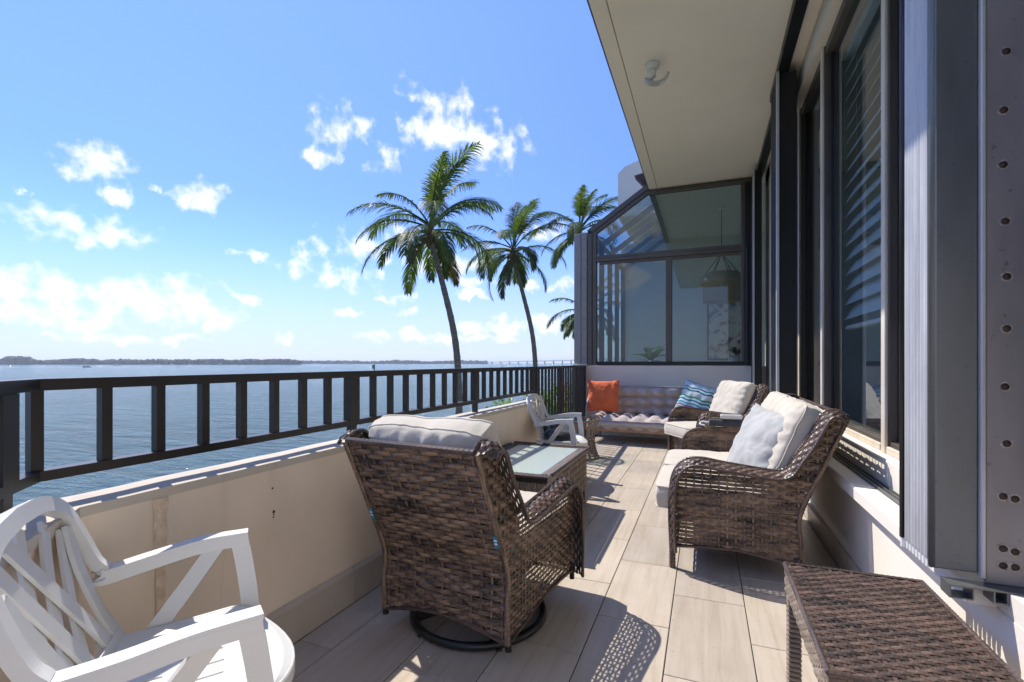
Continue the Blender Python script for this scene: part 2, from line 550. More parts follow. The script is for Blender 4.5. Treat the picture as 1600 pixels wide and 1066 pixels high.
class MB:
    def __init__(s):
        s.v = []; s.f = []; s.uv = []; s.mi = []

    def add(s, vs, fs, uvs=None, mi=0):
        o = len(s.v)
        s.v += [tuple(q) for q in vs]
        for i, f in enumerate(fs):
            s.f.append(tuple(o + k for k in f))
            s.uv.append(uvs[i] if uvs else [(vs[k][0], vs[k][2]) for k in f])
            s.mi.append(mi)
        return s

    def box(s, x0, x1, y0, y1, z0, z1, bv=0.0, mi=0):
        if bv <= 0:
            vs = [(x, y, z) for x in (x0, x1) for y in (y0, y1) for z in (z0, z1)]
            fs = [(0, 1, 3, 2), (4, 6, 7, 5), (0, 4, 5, 1), (2, 3, 7, 6), (0, 2, 6, 4), (1, 5, 7, 3)]
            return s.add(vs, fs, mi=mi)
        b = min(bv, (x1 - x0) * .45, (y1 - y0) * .45, (z1 - z0) * .45)
        X = (x0, x1); Y = (y0, y1); Z = (z0, z1)
        vs = []; idx = {}
        for i in (0, 1):
            for j in (0, 1):
                for k in (0, 1):
                    sx, sy, sz = (1 if i == 0 else -1), (1 if j == 0 else -1), (1 if k == 0 else -1)
                    for a in range(3):
                        p = [X[i] + sx * b, Y[j] + sy * b, Z[k] + sz * b]
                        p[a] = (X[i], Y[j], Z[k])[a]
                        idx[(i, j, k, a)] = len(vs); vs.append(tuple(p))
        fs = []
        for i in (0, 1):
            fs.append([idx[(i, 0, 0, 0)], idx[(i, 1, 0, 0)], idx[(i, 1, 1, 0)], idx[(i, 0, 1, 0)]])
            fs.append([idx[(0, i, 0, 1)], idx[(1, i, 0, 1)], idx[(1, i, 1, 1)], idx[(0, i, 1, 1)]])
            fs.append([idx[(0, 0, i, 2)], idx[(1, 0, i, 2)], idx[(1, 1, i, 2)], idx[(0, 1, i, 2)]])
        for i in (0, 1):
            for j in (0, 1):
                fs.append([idx[(i, j, 0, 0)], idx[(i, j, 1, 0)], idx[(i, j, 1, 1)], idx[(i, j, 0, 1)]])
                fs.append([idx[(i, 0, j, 0)], idx[(i, 1, j, 0)], idx[(i, 1, j, 2)], idx[(i, 0, j, 2)]])
                fs.append([idx[(0, i, j, 1)], idx[(1, i, j, 1)], idx[(1, i, j, 2)], idx[(0, i, j, 2)]])
                for k in (0, 1):
                    fs.append([idx[(i, j, k, 0)], idx[(i, j, k, 1)], idx[(i, j, k, 2)]])
        return s.add(vs, fs, mi=mi)

    def tube(s, path, r, n=8, closed=False, flat=1.0, up=None, caps=True):
        P = [Vector(p) for p in path]
        m = len(P)
        rad = r if callable(r) else (lambda t: r)
        vs = []; fs = []; uvs = []
        prevU = None; ln = 0.0; lens = []
        for i in range(m):
            if i: ln += (P[i] - P[i - 1]).length
            lens.append(ln)
        for i in range(m):
            a = P[(i - 1) % m] if (closed or i) else P[i]
            c = P[(i + 1) % m] if (closed or i < m - 1) else P[i]
            T = (c - a)
            T = T.normalized() if T.length > 1e-9 else V(0, 0, 1)
            U = Vector(up) if up else (prevU if prevU else (V(0, 0, 1) if abs(T.z) < .9 else V(1, 0, 0)))
            U = U - T * U.dot(T)
            U = U.normalized() if U.length > 1e-6 else T.orthogonal().normalized()
            prevU = U
            W = T.cross(U)
            rr = rad(i / max(1, m - 1))
            for k in range(n):
                q = 2 * math.pi * (k + .5) / n
                vs.append(P[i] + U * (math.sin(q) * rr * flat) + W * (math.cos(q) * rr))
        rng = m if closed else m - 1
        for i in range(rng):
            for k in range(n):
                a = i * n + k; b = i * n + (k + 1) % n
                c = ((i + 1) % m) * n + (k + 1) % n; d = ((i + 1) % m) * n + k
                fs.append((a, b, c, d))
                l0 = lens[i]; l1 = lens[i + 1] if i + 1 < m else lens[i] + .05
                uvs.append([(l0, k), (l0, k + 1), (l1, k + 1), (l1, k)])
        if caps and not closed:
            fs.append(tuple(range(n - 1, -1, -1))); uvs.append([(0, 0)] * n)
            fs.append(tuple((m - 1) * n + k for k in range(n))); uvs.append([(0, 0)] * n)
        return s.add(vs, fs, uvs)

    def rectbar(s, path, w, h, up=(0, 0, 1), taper=None):
        """bar of rectangular section along a path: w across, h along up"""
        P = [Vector(p) for p in path]; m = len(P); vs = []; fs = []
        for i in range(m):
            T = (P[min(i + 1, m - 1)] - P[max(i - 1, 0)]).normalized()
            U = Vector(up) - T * Vector(up).dot(T)
            U = U.normalized() if U.length > 1e-6 else T.orthogonal().normalized()
            W = T.cross(U)
            k = taper(i / (m - 1)) if taper else 1
            for a, b in ((-1, -1), (1, -1), (1, 1), (-1, 1)):
                vs.append(P[i] + W * (a * w * k / 2) + U * (b * h / 2))
        for i in range(m - 1):
            for k in range(4):
                fs.append((i * 4 + k, i * 4 + (k + 1) % 4, (i + 1) * 4 + (k + 1) % 4, (i + 1) * 4 + k))
        fs.append((3, 2, 1, 0)); fs.append(tuple((m - 1) * 4 + k for k in range(4)))
        return s.add(vs, fs)

    def lathe(s, prof, n=24, c=(0, 0, 0), arc=2 * math.pi):
        vs = []; fs = []
        full = abs(arc - 2 * math.pi) < 1e-6
        cnt = n if full else n + 1
        for (r, z) in prof:
            for k in range(cnt):
                a = arc * k / n
                vs.append((c[0] + r * math.cos(a), c[1] + r * math.sin(a), c[2] + z))
        for i in range(len(prof) - 1):
            for k in range(n):
                k2 = (k + 1) % cnt
                fs.append((i * cnt + k, i * cnt + k2, (i + 1) * cnt + k2, (i + 1) * cnt + k))
        return s.add(vs, fs)

    def prism(s, poly, axis, a0, a1):
        """extrude a polygon (2-d) along axis 0/1/2"""
        def mk(p, a):
            q = [0, 0, 0]; o = [i for i in range(3) if i != axis]
            q[o[0]], q[o[1]] = p; q[axis] = a
            return tuple(q)
        n = len(poly)
        vs = [mk(p, a0) for p in poly] + [mk(p, a1) for p in poly]
        fs = [tuple(range(n)), tuple(range(2 * n - 1, n - 1, -1))]
        fs += [(i, (i + 1) % n, n + (i + 1) % n, n + i) for i in range(n)]
        return s.add(vs, fs)

    def build(s, name, mat, parent=None, smooth=False, loc=None):
        me = bpy.data.meshes.new(name)
        me.from_pydata(s.v, [], s.f)
        uvl = me.uv_layers.new(name='UVMap')
        flat = [c for f in s.uv for uv in f for c in uv]
        uvl.data.foreach_set('uv', flat)
        for mm in (mat if isinstance(mat, (list, tuple)) else [mat]):
            me.materials.append(MATS[mm])
        me.polygons.foreach_set('material_index', s.mi)
        if smooth:
            me.polygons.foreach_set('use_smooth', [True] * len(me.polygons))
        me.update()
        return obj(name, me, parent, loc)


def obj(name, me, parent=None, loc=None):
    o = bpy.data.objects.new(name, me)
    C.objects.link(o)
    if parent is not None: o.parent = parent
    if loc is not None: o.location = loc
    return o


def fixn(o, angle=None):
    """make normals consistent"""
    import bmesh
    bm = bmesh.new(); bm.from_mesh(o.data)
    bmesh.ops.recalc_face_normals(bm, faces=bm.faces)
    bm.to_mesh(o.data); bm.free()
    return o


def tag(o, label, cat, group=None, kind=None):
    if label: o['label'] = label
    if cat: o['category'] = cat
    if group: o['group'] = group
    if kind: o['kind'] = kind
    return o


def thing(name, label, cat, loc=(0, 0, 0), rz=0.0, group=None):
    o = bpy.data.objects.new(name, None)
    C.objects.link(o)
    o.empty_display_size = 0.1
    o.location = loc; o.rotation_euler = (0, 0, rz)
    return tag(o, label, cat, group)


def copy_tree(o, parent=None):
    c = o.copy(); C.objects.link(c); c.parent = parent
    for ch in list(o.children): copy_tree(ch, c)
    return c


def crom(pts, n=6, closed=False):
    """Catmull-Rom through points"""
    P = [Vector(p) for p in pts]; m = len(P); out = []
    for i in range(m if closed else m - 1):
        a = P[(i - 1) % m] if (closed or i > 0) else P[0] * 2 - P[1]
        b = P[i]; c = P[(i + 1) % m]
        d = P[(i + 2) % m] if (closed or i < m - 2) else P[-1] * 2 - P[-2]
        for k in range(n):
            t = k / n
            out.append(0.5 * ((2 * b) + (c - a) * t + (2 * a - 5 * b + 4 * c - d) * t * t + (3 * b - a - 3 * c + d) * t ** 3))
    if not closed: out.append(P[-1])
    return out


# ------------------------------------------------------------------ setting: ground, water, far shore
SEA = -4.5
GARD = -2.5
mb = MB()
rings = [0, 60, 140, 300, 700, 1500, 2600, 4000]
mb.v = [(0, 0, SEA)]
nseg = 48
for r_ in rings[1:]:
    for k in range(nseg):
        a = 2 * math.pi * k / nseg
        mb.v.append((r_ * math.cos(a), r_ * math.sin(a), SEA))
for k in range(nseg):
    mb.f.append((0, 1 + k, 1 + (k + 1) % nseg))
for i in range(len(rings) - 2):
    for k in range(nseg):
        a = 1 + i * nseg + k; b = 1 + i * nseg + (k + 1) % nseg
        mb.f.append((a, a + nseg, b + nseg, b))
mb.uv = [[(0, 0)] * len(f) for f in mb.f]; mb.mi = [0] * len(mb.f)
tag(fixn(mb.build('water', 'bay_water')), None, None, kind='structure')

mb = MB()
mb.box(-11, 60, -40, 60, SEA - 2, GARD)
tag(mb.build('ground', 'garden_soil'), None, None, kind='structure')
# seawall cap along the water
mb = MB(); mb.box(-11.35, -11.003, -40, 60, SEA - 1.5, GARD + 0.12, 0.02)
tag(mb.build('seawall', 'concrete'), 'grey concrete seawall along the edge of the bay', 'wall')

# ------------------------------------------------------------------ terrace floor with its tiles
mb = MB(); mb.box(-1.80, 1.0, -2.5, 7.9, -0.30, -0.006)
floor = tag(mb.build('floor', 'grout'), None, None, kind='structure')
TW, TL, GAP = 0.312, 0.66, 0.004
cols = [(-1.56, -1.389), (-1.389, -1.077), (-1.077, -0.766), (-0.766, -0.454), (-0.454, -0.142), (-0.142, 0.177), (0.177, 0.489), (0.489, 0.70)]
tile_mesh = {}
for ci, (xa, xb) in enumerate(cols):
    w = round(xb - xa - GAP, 4)
    ph = 1.535 if ci % 2 == 0 else 1.865
    k0 = math.floor((-1.5 - ph) / TL)
    y = ph + k0 * TL
    while y < 7.64:
        y1 = min(y + TL, 7.645)
        ln = round(y1 - y - GAP, 4)
        key = (w, ln)
        if key not in tile_mesh:
            t = MB(); t.box(-w / 2, w / 2, -ln / 2, ln / 2, -0.008, 0, 0.0018)
            o = t.build('tile', 'travertine_tile', floor)
            tile_mesh[key] = o.data
        else:
            o = obj('tile', tile_mesh[key], floor)
        o.location = ((xa + xb) / 2, (y + y1) / 2, random.uniform(-0.0006, 0.0006))
        y += TL

# ------------------------------------------------------------------ parapet wall
PX, PY, PK = -1.58, 0.785, -0.795     # inner face, corner, chamfer line x + y


def ppath(d, y0=-2.4, y1=4.86):
    return [(-1.30 - d, y0), (-1.30 - d, 0.505 - .414 * d), (PX - d, PY - .414 * d), (PX - d, y1)]


def ribbon_solid(mb, d0, d1, z0, z1, y1=4.86, jit=0.0, sub=1):
    a = ppath(d0, y1=y1); b = ppath(d1, y1=y1)

    def dens(p):
        out = []
        for i in range(len(p) - 1):
            n = max(1, int(math.dist(p[i], p[i + 1]) / .12)) if sub > 1 else 1
            for k in range(n):
                t = k / n
                out.append((p[i][0] + (p[i + 1][0] - p[i][0]) * t, p[i][1] + (p[i + 1][1] - p[i][1]) * t))
        return out + [p[-1]]
    if sub > 1:
        n = min(len(dens(a)), len(dens(b)))
        a = dens(a)[:n - 1] + [a[-1]]; b = dens(b)[:n - 1] + [b[-1]]
    m = len(a); vs = []; fs = []
    for i in range(m):
        j = random.uniform(-jit, jit)
        vs += [(a[i][0], a[i][1], z0), (b[i][0], b[i][1], z0), (b[i][0], b[i][1], z1 + j * .4), (a[i][0] + j, a[i][1], z1 + j * .4)]
    for i in range(m - 1):
        for k in range(4):
            fs.append((i * 4 + k, i * 4 + (k + 1) % 4, i * 4 + 4 + (k + 1) % 4, i * 4 + 4 + k))
    fs += [(0, 1, 2, 3), tuple(range(4 * m - 1, 4 * m - 5, -1))]
    return mb.add(vs, fs)


par = thing('parapet_wall', 'low beige stucco parapet wall with pale top under the dark railing', 'wall', (0, 0, 0))
mb = MB(); ribbon_solid(mb, 0.0, 0.145, -2.4, 0.728); fixn(mb.build('wall_body', 'parapet_stucco', par))
mb = MB(); ribbon_solid(mb, -0.004, 0.158, 0.7285, 0.757, y1=4.87, jit=0.003, sub=2); fixn(mb.build('coping', 'coping_paint', par))
mb = MB(); mb.box(-1.70, -1.585, 4.66, 4.86, 0.7575, 0.80, 0.01); mb.build('end_block', 'coping_paint', par)
sk = {}
ys = [1.88 - TL + k * TL for k in range(0, 6)]
prev = PY + 0.01
for yy in ys + [4.855]:
    if yy - prev < 0.03: continue
    ln = round(yy - prev - .004, 3)
    if ln not in sk:
        t = MB(); t.prism([(0, 0), (.021, 0), (.021, .150), (.006, .168), (0, .168)], 1, 0, ln)
        o = fixn(t.build('skirting_tile', 'travertine_tile', par)); sk[ln] = o.data
    else: o = obj('skirting_tile', sk[ln], par)
    o.location = (PX - .0005, prev, 0.001)
    prev = yy
t = MB(); t.prism([(0, 0), (.021, 0), (.021, .150), (.006, .168), (0, .168)], 1, 0, .37)
o = fixn(t.build('skirting_tile', 'travertine_tile', par)); o.location = (-1.302, 0.512, 0.001); o.rotation_euler = (0, 0, R(45))
# drill holes left in the plaster
for (y_, z_, r_) in ((1.424, .561, .006), (1.425, .549, .003), (1.422, .540, .003), (1.418, .655, .0035), (2.02, .47, .004)):
    t = MB(); t.lathe([(0.0005, 0), (r_, 0), (r_, .002), (0.0005, .002)], 8)
    o = t.build('drill_hole', 'interior_dark', par); o.location = (PX + .0005, y_, z_); o.rotation_euler = (0, R(90), 0)
# rough filled seam under the coping
t = MB()
pts = []
for k in range(26):
    z = .727 - k * .022
    pts.append((PX + .0045, .995 + random.uniform(-.002, .002), z, .042 * (1 - k / 38) + random.uniform(-.006, .006)))
for a, b in zip(pts, pts[1:]):
    t.add([(a[0], a[1] - a[3] / 2, a[2]), (a[0] + .0015, a[1], a[2]), (a[0], a[1] + a[3] / 2, a[2]), (b[0], b[1] - b[3] / 2, b[2]), (b[0] + .0015, b[1], b[2]), (b[0], b[1] + b[3] / 2, b[2])],
          [(0, 1, 4, 3), (1, 2, 5, 4)])
simple('plaster_patch', (0.70, 0.565, 0.43), 0.95, 0.2, 30, 0.7, 90, bdist=0.006)
t.build('plaster_seam', 'plaster_patch', par)

# ------------------------------------------------------------------ railing on the parapet
rail = thing('railing', 'dark bronze metal railing of square bars above the beige parapet', 'railing', (-1.69, 2.8, 0.757))


def railpart(mb, name):
    o = mb.build(name, 'rail_bronze', rail)
    o.location = (1.69, -2.8, -0.757)
    return o


rp = ppath(0.11)
rp3 = lambda z: [(p[0], p[1], z) for p in rp]
mb = MB(); mb.rectbar(rp3(1.0895), 0.05, 0.032); railpart(mb, 'top_rail')
mb = MB(); mb.rectbar(rp3(0.841), 0.046, 0.028); railpart(mb, 'bottom_rail')
bar_y = []
posts = [2.01, 3.45, 4.83]
prevp = PY - .045
bar_y = [0.905 + .1555 * k for k in range(7)]
for a, b in ((2.01, 3.45), (3.45, 4.83)):
    bar_y += [a + (b - a) * (k + 1.1) / 9.2 for k in range(8)]
bm_ = MB(); bm_.box(-.014, .014, -.014, .014, 0.8555, 1.073)
b0 = None
spots = [(-1.69, y) for y in bar_y] + [(PX - .11, PY - .045)]
dch = Vector((1, -1)).normalized()
for k in range(2, 3):
    p = Vector((PX - .11, PY - .045)) + dch * (0.155 * k + .06)
    spots.append((p.x, p.y))
for (x_, y_) in spots:
    if b0 is None:
        o = bm_.build('baluster', 'rail_bronze', rail); b0 = o.data
    else: o = obj('baluster', b0, rail)
    o.location = (x_ + 1.69, y_ - 2.8, -0.757)
pm = MB(); pm.box(-.022, .022, -.036, .036, 0.8555, 1.073); pm.box(-.016, .016, -.02, .02, 0.745, 0.8265)
p0 = None
for y_ in posts:
    if p0 is None:
        o = pm.build('post', 'rail_bronze', rail); p0 = o.data
    else: o = obj('post', p0, rail)
    o.location = (0, y_ - 2.8, -0.757)
pp = Vector((PX - .11, PY - .045)) + dch * 0.165
o = obj('post', p0, rail); o.location = (pp.x + 1.69, pp.y - 2.8, -0.757); o.rotation_euler = (0, 0, R(45))

# tall guard beyond the parapet's end, bars down to the floor
guard = thing('guard_fence', 'tall dark bronze bar fence between parapet end and sunroom, bars reaching the floor', 'fence', (-1.69, 4.9, 0))
g0, g1 = Vector((-1.69, 4.90)), Vector((-1.78, 7.61))


def gp(t, z): return (g0.x + (g1.x - g0.x) * t + 1.69, g0.y + (g1.y - g0.y) * t - 4.9, z)


mb = MB(); mb.rectbar([gp(0, 1.0895), gp(1, 1.0895)], 0.05, 0.032); mb.build('top_rail', 'rail_bronze', guard)
mb = MB(); mb.rectbar([gp(0, .09), gp(1, .09)], 0.046, 0.028); mb.build('bottom_rail', 'rail_bronze', guard)
bm_ = MB(); bm_.box(-.012, .012, -.012, .012, 0.1045, 1.073)
pm = MB(); pm.box(-.022, .022, -.036, .036, 0.0, 1.073)
b0 = p0 = None
for k in range(20):
    t = k / 19
    if k in (0, 8, 15, 19):
        if p0 is None: o = pm.build('post', 'rail_bronze', guard); p0 = o.data
        else: o = obj('post', p0, guard)
        q = gp(min(max(t, .012), .985), 0)
    else:
        if b0 is None: o = bm_.build('baluster', 'rail_bronze', guard); b0 = o.data
        else: o = obj('baluster', b0, guard)
        q = gp(t, 0)
    o.location = q

# ------------------------------------------------------------------ house wall on the right
house = thing('house_wall', 'pale stucco house wall with ledge and skirting below the tall windows', 'wall', (0.72, 2.5, 0))


def hp(mb, name, mat, smooth=False, parent=house):
    o = mb.build(name, mat, parent, smooth)
    if parent is house: o.location = (-0.72, -2.5, 0)
    return o


mb = MB(); mb.box(0.72, 1.05, -2.4, 7.648, 0.0, 0.498); hp(mb, 'wall_body', 'house_stucco')
mb = MB(); mb.box(0.655, 1.05, 1.665, 7.646, 0.4985, 0.56, 0.006); hp(mb, 'ledge', 'house_stucco')
mb = MB(); mb.box(0.722, 1.05, -2.4, 1.664, 0.4985, 0.56); hp(mb, 'wall_top', 'house_stucco')
mb = MB(); mb.box(0.80, 1.05, 1.69, 7.644, 0.5605, 0.685, 0.004); hp(mb, 'sill_block', 'house_stucco')
mb = MB()
for x_ in (0.745, 0.765, 0.785): mb.box(x_, x_ + .005, 1.70, 7.64, 0.5605, 0.574)
mb.box(.742, .792, 1.70, 7.64, .5602, .5635)
hp(mb, 'shutter_track', 'shutter_grey')
sk = {}
y = -1.6
while y < 7.6:
    ln = round(min(TL, 7.64 - y) - .004, 3)
    if ln not in sk:
        t = MB(); t.prism([(0, 0), (-.02, 0), (-.02, .108), (-.006, .12), (0, .12)], 1, 0, ln)
        o = fixn(t.build('skirting_tile', 'travertine_tile', house)); sk[ln] = o.data
    else: o = obj('skirting_tile', sk[ln], house)
    o.location = (-.0005, y - 2.5, .001)
    y += TL
# wall strip beyond the far shutter, and pier behind the near shutter
mb = MB(); mb.box(0.80, 1.05, 5.5, 5.9, .6855, 3.79); hp(mb, 'wall_pier', 'house_stucco')
mb = MB(); mb.box(0.80, 1.05, 7.2, 7.64, .6855, 3.79); hp(mb, 'wall_pier', 'house_stucco')
mb = MB(); mb.box(0.72, 1.05, -2.4, 1.2, .6855, 3.79); hp(mb, 'wall_pier', 'house_stucco')
mb = MB(); mb.box(0.80, 1.05, 1.2, 7.64, 3.62, 3.79); hp(mb, 'lintel', 'house_stucco')

# windows between the piers
wins = thing('window_band', 'tall fixed window panes with bronze and cream mullions above the ledge', 'window', (0.9, 3.5, 0.685))


def wp(mb, name, mat, parent=wins):
    o = mb.build(name, mat, parent)
    if parent is wins: o.location = (-0.9, -3.5, -0.685)
    return o


edges = [1.2, 3.0, 4.40, 5.5]
for i, y_ in enumerate((1.2, 2.99, 4.41, 5.40)):
    mb = MB(); mb.box(.868, .985, y_, y_ + .10, .686, 3.62, .004); f_ = wp(mb, 'mullion', 'frame_bronze')
    mb = MB(); mb.box(.852, .8675, y_ + .004, y_ + .060, .6865, 3.615, .003); o = mb.build('cover_strip', 'frame_cream', f_)
for (ya, yb) in ((1.30, 2.99), (3.09, 4.41), (4.51, 5.40), (5.9, 7.2)):
    mb = MB(); mb.box(.875, .975, ya, yb, .6865, .745, .004); wp(mb, 'bottom_rail', 'frame_bronze')
    mb = MB(); mb.box(.858, .8745, ya, yb, .6868, .722, .003); wp(mb, 'sill_strip', 'frame_cream')
    mb = MB(); mb.box(.875, .975, ya, yb, 3.55, 3.618, .004); wp(mb, 'head_rail', 'frame_bronze')
    mb = MB(); mb.box(.918, .924, ya, yb, .7455, 3.549); wp(mb, 'pane', 'window_glass')
    mb = MB(); mb.box(.905, .94, ya, ya + .028, .7458, 3.549, .003); mb.box(.905, .94, yb - .028, yb, .7458, 3.549, .003); wp(mb, 'sash', 'shutter_black')

# wide-slat blind behind the pane
bl = thing('window_blind', 'pale blue grey horizontal slat blind lowered behind the tall window pane', 'blind', (1.04, 3.75, 3.5))
sm = MB(); sm.prism([(-.034, -.056), (-.031, -.058), (.034, .056), (.031, .058)], 1, -.68, .68)
so = None
for k in range(18):
    if so is None: o = fixn(sm.build('slat', 'blind_slat', bl)); so = o.data
    else: o = obj('slat', so, bl)
    o.location = (0, 0, -.06 - k * .112)
mb = MB(); mb.box(-.03, .03, -.68, .68, -2.10, -2.07, .004); mb.build('bottom_bar', 'blind_slat', bl)
mb = MB(); mb.box(-.035, .035, -.68, .68, 0, .05, .004); mb.build('head_box', 'blind_slat', bl)
mb = MB()
for y_ in (-.5, .5): mb.tube([(0, y_, -2.07), (0, y_, 0)], .0015, 5)
mb.build('ladder_cord', 'blind_slat', bl)

# room behind the windows
room = thing('living_room_shell', 'dim living room walls seen through the tall house windows', 'room', (2.5, 3.5, 0))
for nm, a in (('back_wall', (4.4, 4.5, -2.4, 7.64, 0, 3.79)), ('end_wall', (1.06, 4.39, -2.5, -2.4, 0, 3.79)), ('room_floor', (1.06, 4.39, -2.39, 7.63, -.1, 0)), ('room_ceiling', (1.06, 4.39, -2.39, 7.63, 3.70, 3.79))):
    mb = MB(); mb.box(*a); o = mb.build(nm, 'interior_wall' if nm != 'room_floor' else 'interior_dark', room); o.location = (-2.5, -3.5, 0)

# ------------------------------------------------------------------ accordion storm shutters
sh = thing('storm_shutter', 'folded grey accordion storm shutter with pale ribs and screwed end plate', 'shutter', (0.63, 1.7, 0.5605))


def shp(mb, name, mat, parent=sh, smooth=False):
    o = mb.build(name, mat, parent, smooth)
    if parent is sh: o.location = (-.63, -1.7, -.5605)
    return o


bl_m = None
for k in range(7):
    if bl_m is None:
        t = MB()
        prof = [(.075, -.0105), (.012, -.0105), (.004, -.008), (0, -.003), (0, .003), (.004, .008), (.012, .0105), (.075, .0105)]
        t.prism(prof, 2, .60, 3.72)
        o = fixn(t.build('shutter_blade', 'shutter_rib', sh)); bl_m = o.data
        t2 = MB(); t2.tube([(.012, 0, .572), (.012, 0, .5995)], .009, 10); o2 = t2.build('roller_pin', 'lamp_white', o); rp_m = o2.data
    else:
        o = obj('shutter_blade', bl_m, sh); obj('roller_pin', rp_m, o)
    o.location = (.58 - .63, 1.712 + k * .0235 - 1.7, -.5605)
mb = MB(); mb.box(.587, .681, 1.664, 1.694, .585, 3.72, .004); shp(mb, 'end_blade', 'shutter_grey')
mb = MB(); mb.tube([(.590, 1.678, .585), (.590, 1.678, 3.72)], .012, 12); shp(mb, 'edge_tube', 'shutter_grey', smooth=True)
mb = MB(); mb.tube([(.586, 1.876, .60), (.586, 1.876, 3.72)], .013, 14); o = shp(mb, 'lead_tube', 'shutter_black', smooth=True)
t2 = MB(); t2.tube([(.586, 1.876, .570), (.586, 1.876, .5995)], .011, 10); t2.build('roller_pin', 'lamp_white', o)
mb = MB(); mb.box(.6815, .693, 1.652, 1.684, .575, 3.72, .003); shp(mb, 'corner_strip', 'shutter_rib')
pl_ = MB(); pl_.box(.6935, 1.02, 1.657, 1.672, .565, 3.72, .002); pl_ = shp(pl_, 'end_plate', 'shutter_plate')
sc = MB(); sc.lathe([(.0004, .005), (.0055, .0043), (.0084, .001), (.0092, 0)], 12)
sc_m = None
w_m = None
simple('worn_metal', (0.36, 0.32, 0.29), 0.7, 0.5, 130)
zs = [0.62, .66, .80, .94, 1.085, 1.24, 1.375, 1.52, 1.67, 1.82, 1.97, 2.12, 2.27]
for i, z_ in enumerate(zs):
    for x_ in ([.732 + random.uniform(-.004, .004)] if i > 2 else [.728, .752]):
        if sc_m is None: o = sc.build('screw', 'screw_rust', pl_, True); sc_m = o.data
        else: o = obj('screw', sc_m, pl_)
        o.location = (x_, 1.6562, z_ + random.uniform(-.008, .008)); o.rotation_euler = (R(90), 0, 0)
        if w_m is None:
            wq = MB(); wq.lathe([(.0093, 0), (.0093, .0010), (.0115, .0007), (.0135, 0)], 14); w_ = wq.build('worn_ring', 'worn_metal', o, True); w_m = w_.data
        else: obj('worn_ring', w_m, o)
mb = MB()
mb.box(.60, 1.0, 1.612, 1.6645, .5605, .5645)
for x_ in (.60, .648, .69, .7165, .76, .81): mb.box(x_, x_ + .0035, 1.612, 1.6645, .5335, .5604)
mb.box(.60, .65, 1.612, 1.6645, .530, .5334); mb.box(.69, .8135, 1.612, 1.6645, .530, .5334)
shp(mb, 'floor_track', 'shutter_grey')


def stack(name, label, x0, x1, y0, y1, z0, z1):
    t = thing(name, label, 'shutter', ((x0 + x1) / 2, (y0 + y1) / 2, z0), 0, 'black folded storm shutters')
    n = max(3, int((y1 - y0) / .06)); p = (y1 - y0) / n
    me = None
    for k in range(n):
        if me is None:
            q = MB(); q.box(-(x1 - x0) / 2, (x1 - x0) / 2, -p / 2 + .004, p / 2 - .004, .002, z1 - z0, .006)
            o = q.build('shutter_blade', 'shutter_black', t); me = o.data
        else: o = obj('shutter_blade', me, t)
        o.location = ((k % 2) * .012, y0 + p * (k + .5) - (y0 + y1) / 2, 0)
    q = MB(); q.box(-(x1 - x0) / 2 - .012, -(x1 - x0) / 2 + .012, -(y1 - y0) / 2 - .03, -(y1 - y0) / 2 - .006, 0.002, z1 - z0, .003)
    q.build('lead_bar', 'shutter_rib', t)
    return t


stack('folded_shutter', 'tall black folded storm shutter standing beyond the wicker sofa', .60, .75, 4.86, 5.38, .5745, 3.72)
stack('folded_shutter', 'black folded storm shutter in the corner beside the sunroom window', .605, .70, 7.18, 7.60, .5745, 3.72)
mb = MB(); mb.box(.60, .69, -2.4, 5.40, 3.7205, 3.799, .004); mb.box(.625, .665, -2.4, 5.40, 3.7202, 3.73)
tr = tag(mb.build('shutter_header', 'shutter_black'), 'long black shutter header track under the soffit above the sofa', 'track')
mb = MB(); mb.box(.655, .745, 5.402, 7.62, 3.7205, 3.799, .004)
tag(mb.build('shutter_header', 'shutter_black'), 'black shutter header track under the soffit near the sunroom', 'track')

# ------------------------------------------------------------------ soffit / roof overhang
roof = thing('roof_overhang', 'deep cream roof overhang with grooved edge board and brown drip edge', 'roof', (0, 2.5, 3.8))
mb = MB(); mb.box(-.665, 4.5, -3, 8.0, 3.80, 3.90); o = mb.build('soffit', 'soffit_paint', roof); o.location = (0, -2.5, -3.8)
mb = MB(); mb.box(-.79, -.672, -3, 7.70, 3.795, 3.90, .004); o = mb.build('edge_board', 'soffit_paint', roof); o.location = (0, -2.5, -3.8)
mb = MB(); mb.box(-.79, 4.5, -3, 8.0, 3.9005, 4.02); o = mb.build('slab', 'block_stucco', roof); o.location = (0, -2.5, -3.8)
dm = None; y = -3
while y < 7.6:
    if dm is None:
        t = MB(); t.prism([(0, 0), (-.016, .012), (-.016, .16), (0, .16)], 1, 0, .405); o = fixn(t.build('drip_tile', 'roof_brown', roof)); dm = o.data
    else: o = obj('drip_tile', dm, roof)
    o.location = (-.7905, y - 2.5, .0 + random.uniform(-.002, .002)); y += .42

# flood lamp on the soffit
fl = thing('flood_lamp', 'small pale security lamp with curved head fixed to the cream soffit', 'lamp', (-.43, 4.45, 3.80))
mb = MB(); mb.lathe([(.001, -.052), (.046, -.050), (.058, -.038), (.062, -.012), (.062, -.001), (.001, -.001)], 24); mb.build('base', 'lamp_white', fl, True)
mb = MB(); mb.tube([(0, 0, -.045), (.005, -.01, -.085), (.01, -.02, -.125)], lambda t: .028 - .004 * t, 12); mb.build('neck', 'lamp_white', fl, True)
mb = MB(); mb.box(-.05, .01, -.055, .005, -.155, -.095, .012); mb.build('sensor', 'lamp_white', fl)
hd = MB()
pr = []
n = 16
for k in range(n + 1):
    a = R(-62) + R(124) * k / n
    pr.append((.115 * math.sin(a), -.03, -.08 - .115 * math.cos(a)))
hd.rectbar(pr, .060, .018, up=(0, 0, 1)); o = hd.build('lamp_head', 'shutter_rib', fl); o.rotation_euler = (0, R(-12), R(15))
hd = MB(); pr2 = []
